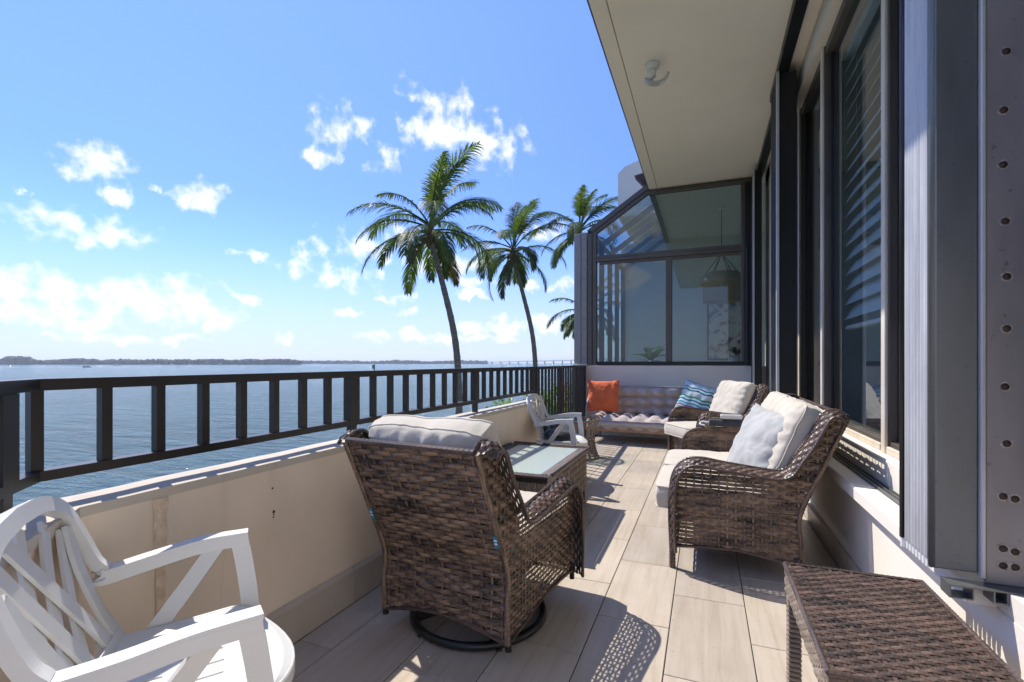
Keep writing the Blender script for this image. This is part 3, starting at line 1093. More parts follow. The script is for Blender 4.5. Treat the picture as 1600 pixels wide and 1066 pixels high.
for k in range(9, n + 1):
    a = R(-60) + R(118) * k / n
    pr2.append((.1275 * math.sin(a), -.03, -.08 - .1275 * math.cos(a)))
hd.rectbar(pr2, .05, .006, up=(0, 0, 1)); o2 = hd.build('lens', 'lamp_white', fl); o2.rotation_euler = (0, R(-12), R(15))

# ------------------------------------------------------------------ sunroom at the end of the terrace
SY = 7.65
sun_room = thing('sunroom', 'glazed sunroom with bronze frame, sloping glass roof and cream base wall', 'sunroom', (-.5, SY, 0))


def sp(mb, name, mat, parent=sun_room, smooth=False):
    o = mb.build(name, mat, parent, smooth)
    if parent is sun_room: o.location = (.5, -SY, 0)
    return o


mb = MB(); mb.box(-1.75, .80, SY, SY + .14, 0, 1.10); sp(mb, 'base_wall', 'house_stucco')
mb = MB(); mb.box(-1.75, -1.62, SY + .141, 11.0, 0, 1.10); sp(mb, 'side_base_wall', 'house_stucco')
mb = MB(); mb.box(-1.97, -1.752, SY - .02, SY + .16, GARD, 1.10); mb.box(-1.98, -1.752, SY - .03, SY + .17, 1.1005, 1.125, .004); sp(mb, 'pier', 'house_stucco')
# front frame
for (x0, x1, z0, z1, dy) in ((-1.742, -1.67, 1.103, 3.25, 0), (-1.669, -1.60, 1.103, 3.25, .015), (-.548, -.456, 1.165, 2.748, .02), (.485, .53, 1.165, 3.72, .01)):
    mb = MB(); mb.box(x0, x1, SY - .01 + dy, SY + .09, z0, z1, .005); sp(mb, 'frame_post', 'frame_bronze')
for (x0, x1, z0, z1, dy) in ((-1.599, .53, 1.103, 1.164, 0), (-1.599, .53, 2.749, 2.80, 0), (-1.599, .53, 2.801, 2.85, .02), (-.80, .62, 3.722, 3.76, .0), (-.80, .62, 3.761, 3.795, .02)):
    mb = MB(); mb.box(x0, x1, SY - .008 + dy, SY + .085, z0, z1, .005)
    sp(mb, 'frame_rail', 'frame_bronze' if z0 > 2.7 else 'shutter_black')
mb = MB(); mb.box(-1.55, .485, SY + .02, SY + .07, 2.706, 2.7485, .003); sp(mb, 'sash_rail', 'frame_bronze')
mb = MB(); mb.box(.531, .70, SY - .03, SY + .06, 1.101, 3.72, .006); sp(mb, 'shutter_jamb', 'shutter_black')
for a in range(3):
    mb = MB(); mb.box(.545 + a * .05, .585 + a * .05, SY - .055, SY - .031, 1.13, 2.80, .008); sp(mb, 'shutter_blade', 'shutter_black')
# sloping front beams
for off, w, dy in ((0.0, .075, 0.0), (-.075, .06, .012)):
    mb = MB(); mb.rectbar([(-1.742 + .01, SY + .04 + dy, 3.232 + off), (-.775, SY + .04 + dy, 3.868 + off)], .10 - .02 * (dy > 0), w - .003, up=(0, 0, 1)); sp(mb, 'slope_beam', 'frame_bronze')
# panes
mb = MB(); mb.box(-1.60, -.548, SY + .035, SY + .041, 1.165, 2.748); sp(mb, 'pane', 'window_glass')
mb = MB(); mb.box(-.456, .485, SY + .050, SY + .056, 1.165, 2.748); sp(mb, 'pane', 'window_glass')
mb = MB(); mb.prism([(-1.60, 2.85), (.485, 2.85), (.485, 3.722), (-.90, 3.722), (-1.60, 3.255)], 1, SY + .04, SY + .046); fixn(sp(mb, 'transom_pane', 'window_glass'))
# side wall glazing and sloping roof
for k in range(5):
    y_ = SY + .10 + k * .80
    mb = MB(); mb.box(-1.742, -1.66, y_, y_ + .07, 1.101, 3.20, .004); sp(mb, 'side_mullion', 'shutter_black')
    mb = MB(); mb.rectbar([(-1.70, y_ + .035, 3.235), (-.78, y_ + .035, 3.845)], .07, .08); sp(mb, 'rafter', 'shutter_grey')
    if k < 4:
        mb = MB(); mb.box(-1.71, -1.704, y_ + .07, y_ + .80, 1.101, 3.20); sp(mb, 'side_pane', 'window_glass')
        mb = MB(); mb.prism([(-1.72, 3.275), (-.80, 3.885), (-.80, 3.891), (-1.72, 3.281)], 1, y_ + .0705, y_ + .7995); fixn(sp(mb, 'roof_pane', 'window_glass'))
mb = MB(); mb.box(-1.742, -1.66, SY + .1005, 10.95, 3.201, 3.25, .004); sp(mb, 'eave_rail', 'frame_bronze')
mb = MB(); mb.box(-.80, -.72, SY + .10, 11, 3.74, 3.799, .004); sp(mb, 'ridge_rail', 'shutter_grey')
mb = MB(); mb.box(-1.75, 3.0, 11.0, 11.12, 0, 3.80); sp(mb, 'rear_wall', 'interior_wall')
mb = MB(); mb.box(3.0, 3.1, SY, 11.12, 0, 3.80); sp(mb, 'inner_wall', 'interior_wall')
mb = MB(); mb.box(.80, 3.0, SY, SY + .1, 0, 3.795); sp(mb, 'inner_wall', 'interior_wall')
mb = MB(); mb.box(-1.61, 2.99, SY + .15, 10.99, -.2, -.01); sp(mb, 'room_floor', 'interior_wall')
mb = MB(); mb.box(-.72, 3.1, 8.001, 11.12, 3.80, 3.95); sp(mb, 'room_ceiling', 'interior_wall')
# screwed grey shutter box at its left corner
bx_ = thing('shutter_box', 'grey metal storm shutter box with screws at the sunroom corner', 'shutter', (-1.86, SY + .06, 1.126))
mb = MB(); mb.box(-.105, .005, -.06, .07, 0, 2.10, .004); mb.build('box', 'shutter_plate', bx_)
mb = MB(); mb.box(.006, .10, -.045, .07, 0, 2.115, .004); pl2 = mb.build('side_plate', 'shutter_plate', bx_)
for k in range(13):
    o = obj('screw', sc_m, pl2); o.location = (.055, -.0455, .08 + k * .16); o.rotation_euler = (R(90), 0, 0)
# upper storey block and gutter end behind the sloping roof
mb = MB(); mb.prism([(-1.55, 3.95), (-1.55, 4.78), (-1.42, 4.90), (4.0, 6.6), (4.0, 3.95)], 1, 9.4, 14.0)
tag(fixn(mb.build('upper_storey', 'block_stucco')), 'pale upper storey block rising behind the sloping glass roof', 'building')
mb = MB(); mb.prism([(-1.02, 4.06), (-.80, 4.10), (-.78, 3.895), (-.86, 3.875)], 1, 7.705, 7.90)
tag(fixn(mb.build('gutter_end', 'roof_brown')), 'dark brown gutter end at the corner of the overhang', 'gutter')

# things inside the sunroom
lamp = thing('pendant_lamp', 'straw shaded pendant lamp hanging inside the sunroom', 'lamp', (.27, 9.0, 3.80))
mb = MB(); mb.lathe([(.001, -.04), (.05, -.035), (.07, -.01), (.07, -.0005), (.001, -.0005)], 20); mb.build('canopy', 'lamp_white', lamp, True)
mb = MB(); mb.tube([(0, 0, -.03), (0, 0, -.78)], .006, 6); mb.build('chain', 'rail_bronze', lamp)
mb = MB()
for k in range(6):
    a = k * math.pi / 3; mb.tube([(0, 0, -.78), (.26 * math.cos(a), .26 * math.sin(a), -1.12)], .006, 5)
mb.build('hanger', 'rail_bronze', lamp)
mb = MB(); mb.lathe([(.26, -1.12), (.36, -1.20), (.37, -1.28), (.36, -1.32), (.30, -1.34), (.30, -1.62), (.285, -1.62), (.285, -1.30), (.24, -1.13)], 28); mb.build('shade', 'lampshade_straw', lamp, True)
art = thing('wall_picture', 'tall printed wall hanging on the sunroom rear wall', 'picture', (.50, 10.94, 1.2))


def m_art():
    m, nt, b = newmat('abstract_print', rough=0.8)
    v = coord(nt, 'Object'); n = noise_n(nt, v, 3.2, 2, 0.4, 1.5)
    setc(nt, b, ramp(nt, n, [(0.34, (0.30, 0.12, 0.10)), (0.45, (0.62, 0.55, 0.46)), (0.55, (0.66, 0.60, 0.52)), (0.64, (0.20, 0.22, 0.34))]))


m_art()
mb = MB(); mb.box(-.45, .45, -.02, .02, 0, 1.5, .004); mb.build('frame', 'frame_bronze', art)
mb = MB(); mb.box(-.42, .42, -.026, -.0205, .03, 1.47); mb.build('print', 'abstract_print', art)
tb = thing('dining_table', 'pale table with folded white linen inside the sunroom', 'table', (.15, 8.9, -.01))
mb = MB(); mb.box(-.75, .75, -.45, .45, 1.02, 1.06, .01); mb.build('table_top', 'art_paper', tb)
for sx in (-1, 1):
    for sy in (-1, 1):
        mb = MB(); mb.box(sx * .68 - .03, sx * .68 + .03, sy * .38 - .03, sy * .38 + .03, 0, 1.0195); mb.build('leg', 'frame_bronze', tb)
for (x_, y_, w_, lb_) in ((-.10, 8.72, .22, 'folded white linen lying beside the pendant lamp inside the sunroom'), (.55, 8.75, .2, 'folded white linen below the small bushy plant inside the sunroom')):
    mb = MB(); mb.box(-w_, w_, -.12, .12, 0, .05, .02); o = mb.build('folded_linen', 'cream_fabric'); o.location = (x_, y_, 1.051)
    tag(o, lb_, 'linen', 'linen on the sunroom table')


def leafblade(mb, base, d, length, width, droop=0.3, n=6, up=V(0, 0, 1), mi=0):
    d = Vector(d).normalized(); side = d.cross(up)
    side = side.normalized() if side.length > 1e-4 else V(1, 0, 0)
    vs = []; fs = []; p = Vector(base)
    for i in range(n + 1):
        t = i / n; w = width * math.sin(math.pi * min(.98, .06 + .92 * t)) ** .8
        vs += [p - side * w / 2 + V(0, 0, .12 * w), p.copy(), p + side * w / 2 + V(0, 0, .12 * w)]
        dd = (d + V(0, 0, -droop * t * 1.6)).normalized(); p = p + dd * (length / n)
    for i in range(n):
        a = i * 3; fs += [(a, a + 1, a + 4, a + 3), (a + 1, a + 2, a + 5, a + 4)]
    mb.add(vs, fs, mi=mi)


def potted(name, label, loc, n, L_, W_, h0):
    t = thing(name, label, 'plant', loc)
    mb = MB(); mb.lathe([(.001, 0), (.10, 0), (.13, .22), (.115, .22), (.10, .18), (.001, .18)], 20); mb.build('pot', 'concrete', t, True)
    mb = MB(); rr = random.Random(n + int(L_ * 100))
    for k in range(n):
        a = k * 2.4; e = rr.uniform(.5, 1.4)
        leafblade(mb, (0, 0, .2 + h0 * rr.random()), (math.cos(a), math.sin(a), e), L_ * rr.uniform(.7, 1.1), W_ * rr.uniform(.8, 1.1), .5)
    mb.build('foliage', 'indoor_leaf', t, True)
    mb = MB(); mb.tube([(0, 0, .15), (0, .01, .25 + h0)], .012, 6); mb.build('stem', 'palm_bark', t)


potted('potted_plant', 'broad leaved potted plant inside the sunroom glass', (-.80, 8.15, .96), 7, .42, .19, .08)
mb = MB(); mb.box(-1.0, -.60, 8.0, 8.35, -.01, .94, .01)
tag(mb.build('plant_stand', 'frame_bronze'), 'plain plinth carrying the broad leaved plant in the sunroom', 'stand')
potted('potted_plant', 'small bushy plant standing on the sunroom table', (.50, 9.1, 1.051), 26, .20, .05, .1)

# ------------------------------------------------------------------ wicker
def spans(poly, c, axis):
    """intervals of the other axis where the closed polygon crosses poly[axis] = c"""
    o = 1 - axis; xs = []
    n = len(poly)
    for i in range(n):
        a, b = poly[i], poly[(i + 1) % n]
        if (a[axis] <= c) != (b[axis] <= c):
            t = (c - a[axis]) / (b[axis] - a[axis])
            xs.append(a[o] + (b[o] - a[o]) * t)
    xs.sort()
    return [(xs[i], xs[i + 1]) for i in range(0, len(xs) - 1, 2)]


def weave_poly(mb, poly, mapf, rowh=.020, pitch=.042, amp=.0045, fill=.86, stakes=True, lo=None, hi=None):
    """strands along axis 0 (x), rows up axis 1 (z), clipped by a polygon in (x,z)"""
    z0 = min(p[1] for p in poly); z1 = max(p[1] for p in poly)
    nr = int((z1 - z0) / rowh)
    for r in range(nr):
        zc = z0 + (r + .5) * rowh
        for (xa, xb) in spans(poly, zc, 1):
            if xb - xa < .012: continue
            n = max(3, int((xb - xa) / (pitch / 4)))
            hw = rowh * fill / 2
            jit = random.uniform(-.08, .08) * rowh
            vs = []; fs = []; uvs = []
            for i in range(n + 1):
                x = xa + (xb - xa) * i / n
                off = amp * math.cos(math.pi * (x / pitch + r))
                wz = jit + .06 * rowh * math.sin(x * 37 + r)
                vs += [mapf(x, zc - hw + wz, off * .35), mapf(x, zc + wz, off * 1.3), mapf(x, zc + hw + wz, off * .35)]
            for i in range(n):
                a = i * 3
                u0 = xa + (xb - xa) * i / n; u1 = xa + (xb - xa) * (i + 1) / n
                fs += [(a, a + 3, a + 4, a + 1), (a + 1, a + 4, a + 5, a + 2)]
                uvs += [[(u0, r), (u1, r), (u1, r + .4), (u0, r + .4)], [(u0, r + .4), (u1, r + .4), (u1, r + .8), (u0, r + .8)]]
            mb.add(vs, fs, uvs)
    if stakes:
        x0 = min(p[0] for p in poly); x1 = max(p[0] for p in poly)
        k = math.ceil(x0 / pitch)
        while k * pitch < x1:
            x = k * pitch
            for (za, zb) in spans(poly, x, 0):
                n = max(1, int((zb - za) / .06))
                vs = []; fs = []; uvs = []
                for i in range(n + 1):
                    z = za + (zb - za) * i / n
                    vs += [mapf(x - .0045, z, 0), mapf(x + .0045, z, 0)]
                for i in range(n):
                    fs.append((i * 2, i * 2 + 1, i * 2 + 3, i * 2 + 2)); uvs.append([(k * 1.7, 3.3)] * 4)
                mb.add(vs, fs, uvs)
            k += 1


def weave_strip(mb, path, width_vec, normals, w, nrow=5, pitch=.030, amp=.004, fill=.92, curl=None):
    """woven band: strands run along the path, nrow of them side by side"""
    P = [Vector(p) for p in path]; ln = [0]
    for a, b in zip(P, P[1:]): ln.append(ln[-1] + (b - a).length)
    tot = ln[-1]; n = max(6, int(tot / (pitch / 3)))

    def at(s):
        i = 0
        while i < len(ln) - 2 and ln[i + 1] < s: i += 1
        t = (s - ln[i]) / max(1e-6, ln[i + 1] - ln[i])
        return P[i].lerp(P[i + 1], t), Vector(normals[i]).lerp(Vector(normals[i + 1]), t).normalized()
    rowh = w / nrow
    for r in range(nrow):
        vs = []; fs = []; uvs = []
        for i in range(n + 1):
            s = tot * i / n
            p, nn = at(s)
            off = amp * math.cos(math.pi * (s / pitch + r))
            for q, kf in ((-.5 * fill, .5), (0, 1.2), (.5 * fill, .5)):
                c = (r + .5 + q) * rowh
                dn = curl(c / w) if curl else 0
                vs.append(p + Vector(width_vec) * c + nn * (off * kf - dn))
        for i in range(n):
            a = i * 3; u0 = tot * i / n; u1 = tot * (i + 1) / n
            fs += [(a, a + 3, a + 4, a + 1), (a + 1, a + 4, a + 5, a + 2)]
            uvs += [[(u0, r + 50), (u1, r + 50), (u1, r + 50.4), (u0, r + 50.4)], [(u0, r + 50.4), (u1, r + 50.4), (u1, r + 50.8), (u0, r + 50.8)]]
        mb.add(vs, fs, uvs)


def wrapped(mb, path, r=.014, n=8, step=.012, up=None):
    """tube bound with strand: ridged"""
    P = [Vector(p) for p in path]; ln = [0]
    for a, b in zip(P, P[1:]): ln.append(ln[-1] + (b - a).length)
    tot = ln[-1]; m = max(4, int(tot / (step / 2))); out = []
    for i in range(m + 1):
        s = tot * i / m; j = 0
        while j < len(ln) - 2 and ln[j + 1] < s: j += 1
        out.append(P[j].lerp(P[j + 1], (s - ln[j]) / max(1e-6, ln[j + 1] - ln[j])))
    cnt = [0]

    def rad(t):
        return r * (1.0 if int(round(t * m)) % 2 else .86)
    mb.tube(out, rad, n, up=up)


# soft cushion: superellipse top, seams with piping
def cushion(name, parent, mat, w, d, h, puff=.03, side=None, wr=.004, seed=0, pipe=None, pinch=0.0, n=22, uvscale=None, bend=None, power=4, tuft=None, ew=0.0):
    side = h * .55 if side is None else side
    mb = MB(); vs = []; fs = []; uvs = []

    def edge(x, y):
        k = 1 - pinch * (1 - abs(y) ** 2) if abs(x) > .999 else 1
        return k

    def pos(x, y, sgn, lvl=1.0):
        ax = x * (1 - pinch * (1 - y * y) * abs(x) ** 3); ay = y * (1 - pinch * (1 - x * x) * abs(y) ** 3)
        # round corners
        cr = .045
        q = max(0, abs(ax) * abs(ay) - .80) / .2 * (0 if pinch > .03 else 1)
        ax *= 1 - cr * q; ay *= 1 - cr * q
        f = max(0, (1 - abs(x) ** power)) * max(0, (1 - abs(y) ** power))
        z = sgn * (side / 2 + puff * f ** .5)
        if tuft: z += sgn * tuft(x, y) * f ** .25
        s3 = Vector((ax * w * 3 + seed * 7.1, ay * d * 3, sgn * 2.0 + seed))
        z += wr * (noise.noise(s3 * 2.2) + .7 * noise.noise(s3 * 5.1)) * (1 if sgn > 0 else .6)
        if ew:
            e_ = 1 - max(abs(x), abs(y)); al = (ax * w if abs(y) > abs(x) else ay * d)
            z += sgn * ew * math.exp(-(e_ / .32) ** 2) * (1 - math.exp(-(e_ / .05) ** 2)) * noise.noise(Vector((al * 26, seed * 3.3 + sgn, 0)))
        bx = wr * .8 * noise.noise(s3 * 1.3 + Vector((9, 3, 1)))
        p = Vector((ax * w / 2 + bx, ay * d / 2 + bx, z))
        return bend(p) if bend else p
    grid = {}
    for sgn in (1, -1):
        for i in range(n + 1):
            for j in range(n + 1):
                # cluster samples towards edges
                x = math.sin(math.pi / 2 * (2 * i / n - 1)); y = math.sin(math.pi / 2 * (2 * j / n - 1))
                grid[(sgn, i, j)] = len(vs); vs.append(pos(x, y, sgn))
    for sgn in (1, -1):
        for i in range(n):
            for j in range(n):
                q = [grid[(sgn, i, j)], grid[(sgn, i + 1, j)], grid[(sgn, i + 1, j + 1)], grid[(sgn, i, j + 1)]]
                fs.append(tuple(q if sgn > 0 else q[::-1]))
                u = [(i / n, j / n), ((i + 1) / n, j / n), ((i + 1) / n, (j + 1) / n), (i / n, (j + 1) / n)]
                uvs.append(u if sgn > 0 else u[::-1])
    ring = [(i, 0) for i in range(n)] + [(n, j) for j in range(n)] + [(i, n) for i in range(n, 0, -1)] + [(0, j) for j in range(n, 0, -1)]
    m = len(ring)
    mid = []
    for (i, j) in ring:
        a = Vector(vs[grid[(1, i, j)]]); b = Vector(vs[grid[(-1, i, j)]])
        x = math.sin(math.pi / 2 * (2 * i / n - 1)); y = math.sin(math.pi / 2 * (2 * j / n - 1))
        o = Vector((x if abs(x) > .99 else 0, y if abs(y) > .99 else 0, 0))
        o = o.normalized() if o.length else o
        c = (a + b) / 2 + (o * side * .10 if not bend else Vector((0, 0, 0)))
        mid.append(len(vs)); vs.append(c)
    for k in range(m):
        i, j = ring[k]; i2, j2 = ring[(k + 1) % m]
        fs.append((grid[(1, i, j)], mid[k], mid[(k + 1) % m], grid[(1, i2, j2)])); uvs.append([(.5, .5)] * 4)
        fs.append((mid[k], grid[(-1, i, j)], grid[(-1, i2, j2)], mid[(k + 1) % m])); uvs.append([(.5, .5)] * 4)
    mb.add(vs, fs, uvs)
    o = fixn(mb.build(name, mat, parent, True))
    if pipe:
        pb = MB()
        for sgn in ((1, -1) if side > .03 else (1,)):
            path = [Vector(vs[grid[(sgn, i, j)]]) for (i, j) in ring]
            pb.tube(path, pipe, 6, closed=True)
        pb.build('piping', mat, o, True)
    return o


# side profile of the wicker seats: y forward from the rear, z up
def seat_profile(L=.21, fy=.63, zs=1.0, bot=.10):
    back = [(0.0, bot), (-.004, .22 * zs), (0.0, .36 * zs), (-L * .45, .60 * zs), (-L, .875 * zs)]
    top = [(-L, .875 * zs), (-L + .03, .905 * zs), (-L + .085, .905 * zs), (-L + .115, .875 * zs)]
    wing = [(-L + .115, .875 * zs), (-L * .55 + .075, .76 * zs), (-L * .15 + .055, .655 * zs), (.055, .60 * zs), (.10, .582 * zs), (.17, .585 * zs),
            (fy * .55, .605 * zs), (fy * .75, .622 * zs), (fy * .88, .605 * zs), (fy * .965, .54 * zs), (fy, .44 * zs), (fy + .004, .28 * zs), (fy - .002, bot + .005)]
    edge = crom([(0,) + p for p in top], 4)[:-1] + crom([(0,) + p for p in wing], 5)
    edge = [(p.y, p.z) for p in edge]
    bk = [(p.y, p.z) for p in crom([(0,) + p for p in back], 5)]
    bottom = [(fy * .75, bot + .035), (fy * .45, bot + .04), (fy * .2, bot + .02)]
    poly = bk[:-1] + edge + bottom
    return poly, edge, bk


def wicker_seat(name, label, cat, W, loc, rz, L=.21, fy=.63, zs=1.0, bot=.10, fillside=.91, legs=True, ncush=1, sidepitch=.042, siderow=.020, group=None, hb=.52):
    t = thing(name, label, cat, loc, rz, group)
    poly, edge, bk = seat_profile(L, fy, zs, bot)
    for sx in (-1, 1):
        xs = sx * W / 2
        mb = MB()
        weave_poly(mb, poly, lambda y, z, o: V(xs + sx * o, y, z), siderow, sidepitch, .0060, fillside)
        side = mb.build('side_panel', 'brown_wicker', t)
        # flared woven band along wing, arm and front edge
        nrm = []
        for i, p in enumerate(edge):
            a = edge[max(0, i - 1)]; b = edge[min(len(edge) - 1, i + 1)]
            ty, tz = b[0] - a[0], b[1] - a[1]; l_ = math.hypot(ty, tz) or 1
            nrm.append((0, -tz / l_, ty / l_) if True else None)
        nrm = [(0, -n_[1], -n_[2]) if n_[2] < -0.2 and False else n_ for n_ in nrm]
        band = MB()
        wv = 0.078
        curl = lambda c: .030 * max(0, c - .35) ** 1.6 / (.65 ** 1.6)
        weave_strip(band, [(xs - sx * .012, p[0], p[1]) for p in edge], (sx, 0, 0), nrm, wv, 5, .026, .0038, .93, curl)
        bo = band.build('edge_band', 'dark_wicker', t)
        tr = MB(); wrapped(tr, [(xs - sx * .012, p[0] + 0, p[1]) for p in edge], .0095, 6, .016)
        tr.build('inner_trim', 'dark_wicker', bo)
        outp = []
        for p, n_ in zip(edge, nrm):
            outp.append((xs + sx * (wv - .012), p[0] - n_[1] * .031, p[1] - n_[2] * .031))
        tr = MB(); wrapped(tr, outp, .0085, 6, .016); tr.build('outer_trim', 'dark_wicker', bo)
        # rear upright and bottom trim
        tr = MB(); wrapped(tr, [(xs, p[0] - .006, p[1]) for p in bk], .013, 8, .018); tr.build('rear_post', 'brown_wicker', t)
        tr = MB(); wrapped(tr, [(xs, q[0], q[1]) for q in [(fy - .002, bot + .02), (fy * .75, bot + .035), (fy * .45, bot + .04), (fy * .2, bot + .02), (0, bot + .004)]], .010, 6, .016); tr.build('bottom_trim', 'dark_wicker', t)
        if legs:
            for (yy, zz) in ((fy - .012, .30), (.0, .14)):
                lg = MB(); wrapped(lg, [(xs + sx * .004, yy, 0.0), (xs + sx * .004, yy, zz)], .019, 8, .02); lg.build('leg', 'dark_wicker', t)
        else:
            for (yy, z0_, z1_) in ((.0, bot - .025, bot + .03), (fy - .005, bot - .025, bot + .05)):
                lg = MB(); lg.tube([(xs, yy, z0_), (xs, yy, z1_)], .013, 10); lg.build('foot_cap', 'black_steel', t)
    # back panel
    bp = MB()
    bky = sorted(bk, key=lambda q: q[1])

    def yb(z):
        for a, b in zip(bky, bky[1:]):
            if a[1] <= z <= b[1]: return a[0] + (b[0] - a[0]) * (z - a[1]) / max(1e-6, b[1] - a[1])
        return bky[-1][0] if z > bky[-1][1] else bky[0][0]
    W2 = W / 2 - .008
    arch = [(-W2, bot)] + [(-W2 + 2 * W2 * k / 10, bot + .045 * math.sin(math.pi * k / 10)) for k in range(1, 10)] + [(W2, bot), (W2, .872 * zs), (-W2, .872 * zs)]
    weave_poly(bp, arch, lambda x, z, o: V(x, yb(z) - .004 - o, z), .0215, .046, .0075, .90)
    bpo = bp.build('back_panel', 'brown_wicker', t)
    tr = MB(); wrapped(tr, [(-W2 + 2 * W2 * k / 14, yb(bot + .045 * math.sin(math.pi * k / 14)) - .006, bot + .003 + .045 * math.sin(math.pi * k / 14)) for k in range(15)], .010, 6, .018); tr.build('bottom_trim', 'dark_wicker', bpo)
    tr = MB(); wrapped(tr, [(-W2, -L - .004, .878 * zs), (W2, -L - .004, .878 * zs)], .013, 8, .022); tr.build('top_trim', 'dark_wicker', bpo)
    ib = MB(); weave_poly(ib, [(-W2, .30), (W2, .30), (W2, .86 * zs), (-W2, .86 * zs)], lambda x, z, o: V(x, yb(z) + .022 - o, z), .024, .05, .003, 1.0, False)
    ib.build('inner_back', 'dark_wicker', t)
    # apron under the seat and deck
    ap = MB(); weave_poly(ap, [(-W2, bot + .02), (W2, bot + .02), (W2, .34), (-W2, .34)], lambda x, z, o: V(x, fy - .035 + o, z), .020, .042, .004, .9)
    ap.build('front_apron', 'brown_wicker', t)
    dk = MB(); dk.box(-W2, W2, .015, fy - .04, .288, .300, .003); dk.build('seat_deck', 'black_steel', t)
    # cushions
    cw = (W - .03) / ncush
    for k in range(ncush):
        cx = -W / 2 + .015 + cw * (k + .5)
        o = cushion('seat_cushion', t, 'cream_fabric', cw - .012, fy + .03, .15, .024, .115, .004, k + 3, .0045, n=30, ew=.004)
        o.location = (cx, .04 + (fy + .03) / 2 + .015, .300 + .082)
        ang = math.atan2(L, .515 * zs)
        o = cushion('back_cushion', t, 'cream_fabric', cw - .02, hb, .19, .068, .080, .013, k + 11, .0045, n=38, ew=.020)
        o.rotation_euler = (R(90) + ang, 0, 0)
        o.location = (cx, -L * .50 + .120, .300 + .135 + hb * .5 * math.cos(ang))
    return t


sofa = wicker_seat('wicker_sofa', 'two seat brown wicker sofa with cream cushions along the house wall', 'sofa', 1.30, (.45, 3.51, 0), R(90), ncush=2)
glider = wicker_seat('wicker_glider', 'brown wicker swivel chair on black ring base turned to the coffee table', 'chair', .60, (-.985, 1.715, 0), R(-5.5), L=.225, fy=.695, zs=.965, bot=.088, fillside=.74, legs=False, sidepitch=.030, siderow=.021, hb=.53)
recl = wicker_seat('wicker_armchair', 'brown wicker armchair with cream cushions near the patterned pillow', 'chair', .60, (.30, 6.10, 0), R(122))
# glider base
gb = MB(); n = 40
ring = [(.295 * math.cos(2 * math.pi * k / n), .285 + .295 * math.sin(2 * math.pi * k / n), .024) for k in range(n)]
gb.tube(ring, .017, 10, closed=True); gb.build('base_ring', 'black_steel', glider, True)
for a in (R(45), R(135)):
    gb = MB(); dx, dy = .29 * math.cos(a), .29 * math.sin(a)
    gb.rectbar(crom([(-dx, .285 - dy, .026), (-dx * .5, .285 - dy * .5, .05), (0, .285, .06), (dx * .5, .285 + dy * .5, .05), (dx, .285 + dy, .026)], 4), .036, .018); gb.build('base_spoke', 'black_steel', glider)
gb = MB(); gb.lathe([(.001, .055), (.07, .055), (.07, .09), (.03, .10), (.03, .19), (.09, .20), (.09, .215), (.001, .215)], 20, (0, .285, 0)); gb.build('swivel_hub', 'black_steel', glider, True)
gb = MB(); gb.box(-.26, .26, .12, .16, .215, .245, .004); gb.box(-.26, .26, .52, .56, .215, .245, .004); gb.box(-.05, .05, .14, .54, .2452, .287, .004); gb.build('rocker_frame', 'black_steel', glider)
for k in range(5):
    a = 2 * math.pi * k / 5 + .5
    gb = MB(); gb.lathe([(.001, 0), (.014, 0), (.012, .010), (.001, .010)], 10); o = gb.build('base_foot', 'black_steel', glider); o.location = (.295 * math.cos(a), .285 + .295 * math.sin(a), 0)
for sx, zz in ((-1, .50), (1, .475)):
    tg = MB(); tg.box(-.004, .012, -.003, .001, 0, .05); o = tg.build('blue_tag', 'tag_blue', glider); o.location = (sx * .292 - .004, -.020 - (zz - .35) * .42, zz); o.rotation_euler = (R(20), 0, 0)
    for q in (.016, .03):
        tg = MB(); tg.box(-.002, .010, -.0042, -.0032, q, q + .006); tg.build('tag_print', 'tag_white', o)

# loose pillows and things on the sofa
p = cushion('throw_pillow', None, 'light_grey_fabric', .44, .46, .16, .085, .012, .012, 5, .004, .07, 40, power=2.6, ew=.010)
p.location = (.30, 3.12, .665); p.rotation_euler = (R(66), R(5), R(-66))
tag(p, 'light grey square throw pillow leaning on the wicker sofa cushions', 'pillow')
roll = thing('ribbed_roll', 'black ribbed roll with pale strap lying on an arm of the wicker sofa', 'roll', (.20, 4.175, .638))
mb = MB(); m_ = 60
mb.tube([(-.17 + .36 * k / m_, .012 * math.sin(k * .1), .034) for k in range(m_ + 1)], lambda t: .032 * (1 if int(round(t * m_)) % 3 else .82), 12); mb.build('ribbed_cover', 'charcoal_fabric', roll, True)
mb = MB(); mb.tube(crom([(-.17, 0, .034), (-.22, .01, .036), (-.235, -.02, .02), (-.20, -.03, .012)], 4), .006, 6); mb.build('strap', 'tag_white', roll)
mb = MB(); mb.box(-.10, .06, -.028, .03, 0, .035, .008); mb.build('case', 'shutter_rib', None)
cs = bpy.data.objects['case']; cs.location = (.215, 4.178, .7045); cs.name = 'small_case'
tag(cs, 'small grey case resting on the black ribbed roll', 'case')

# ------------------------------------------------------------------ coffee table
ct = thing('coffee_table', 'long wicker coffee table with pale frosted glass top beside the parapet', 'table', (-1.215, 3.375, 0))
hx, hy, zt = .335, .57, .45
fr = .075


def rimstrip(mb, p0, p1, inward):
    P = [Vector(p0).lerp(Vector(p1), k / 10) for k in range(11)]
    weave_strip(mb, P, inward, [(0, 0, 1)] * 11, fr, 5, .018, .003, .95)


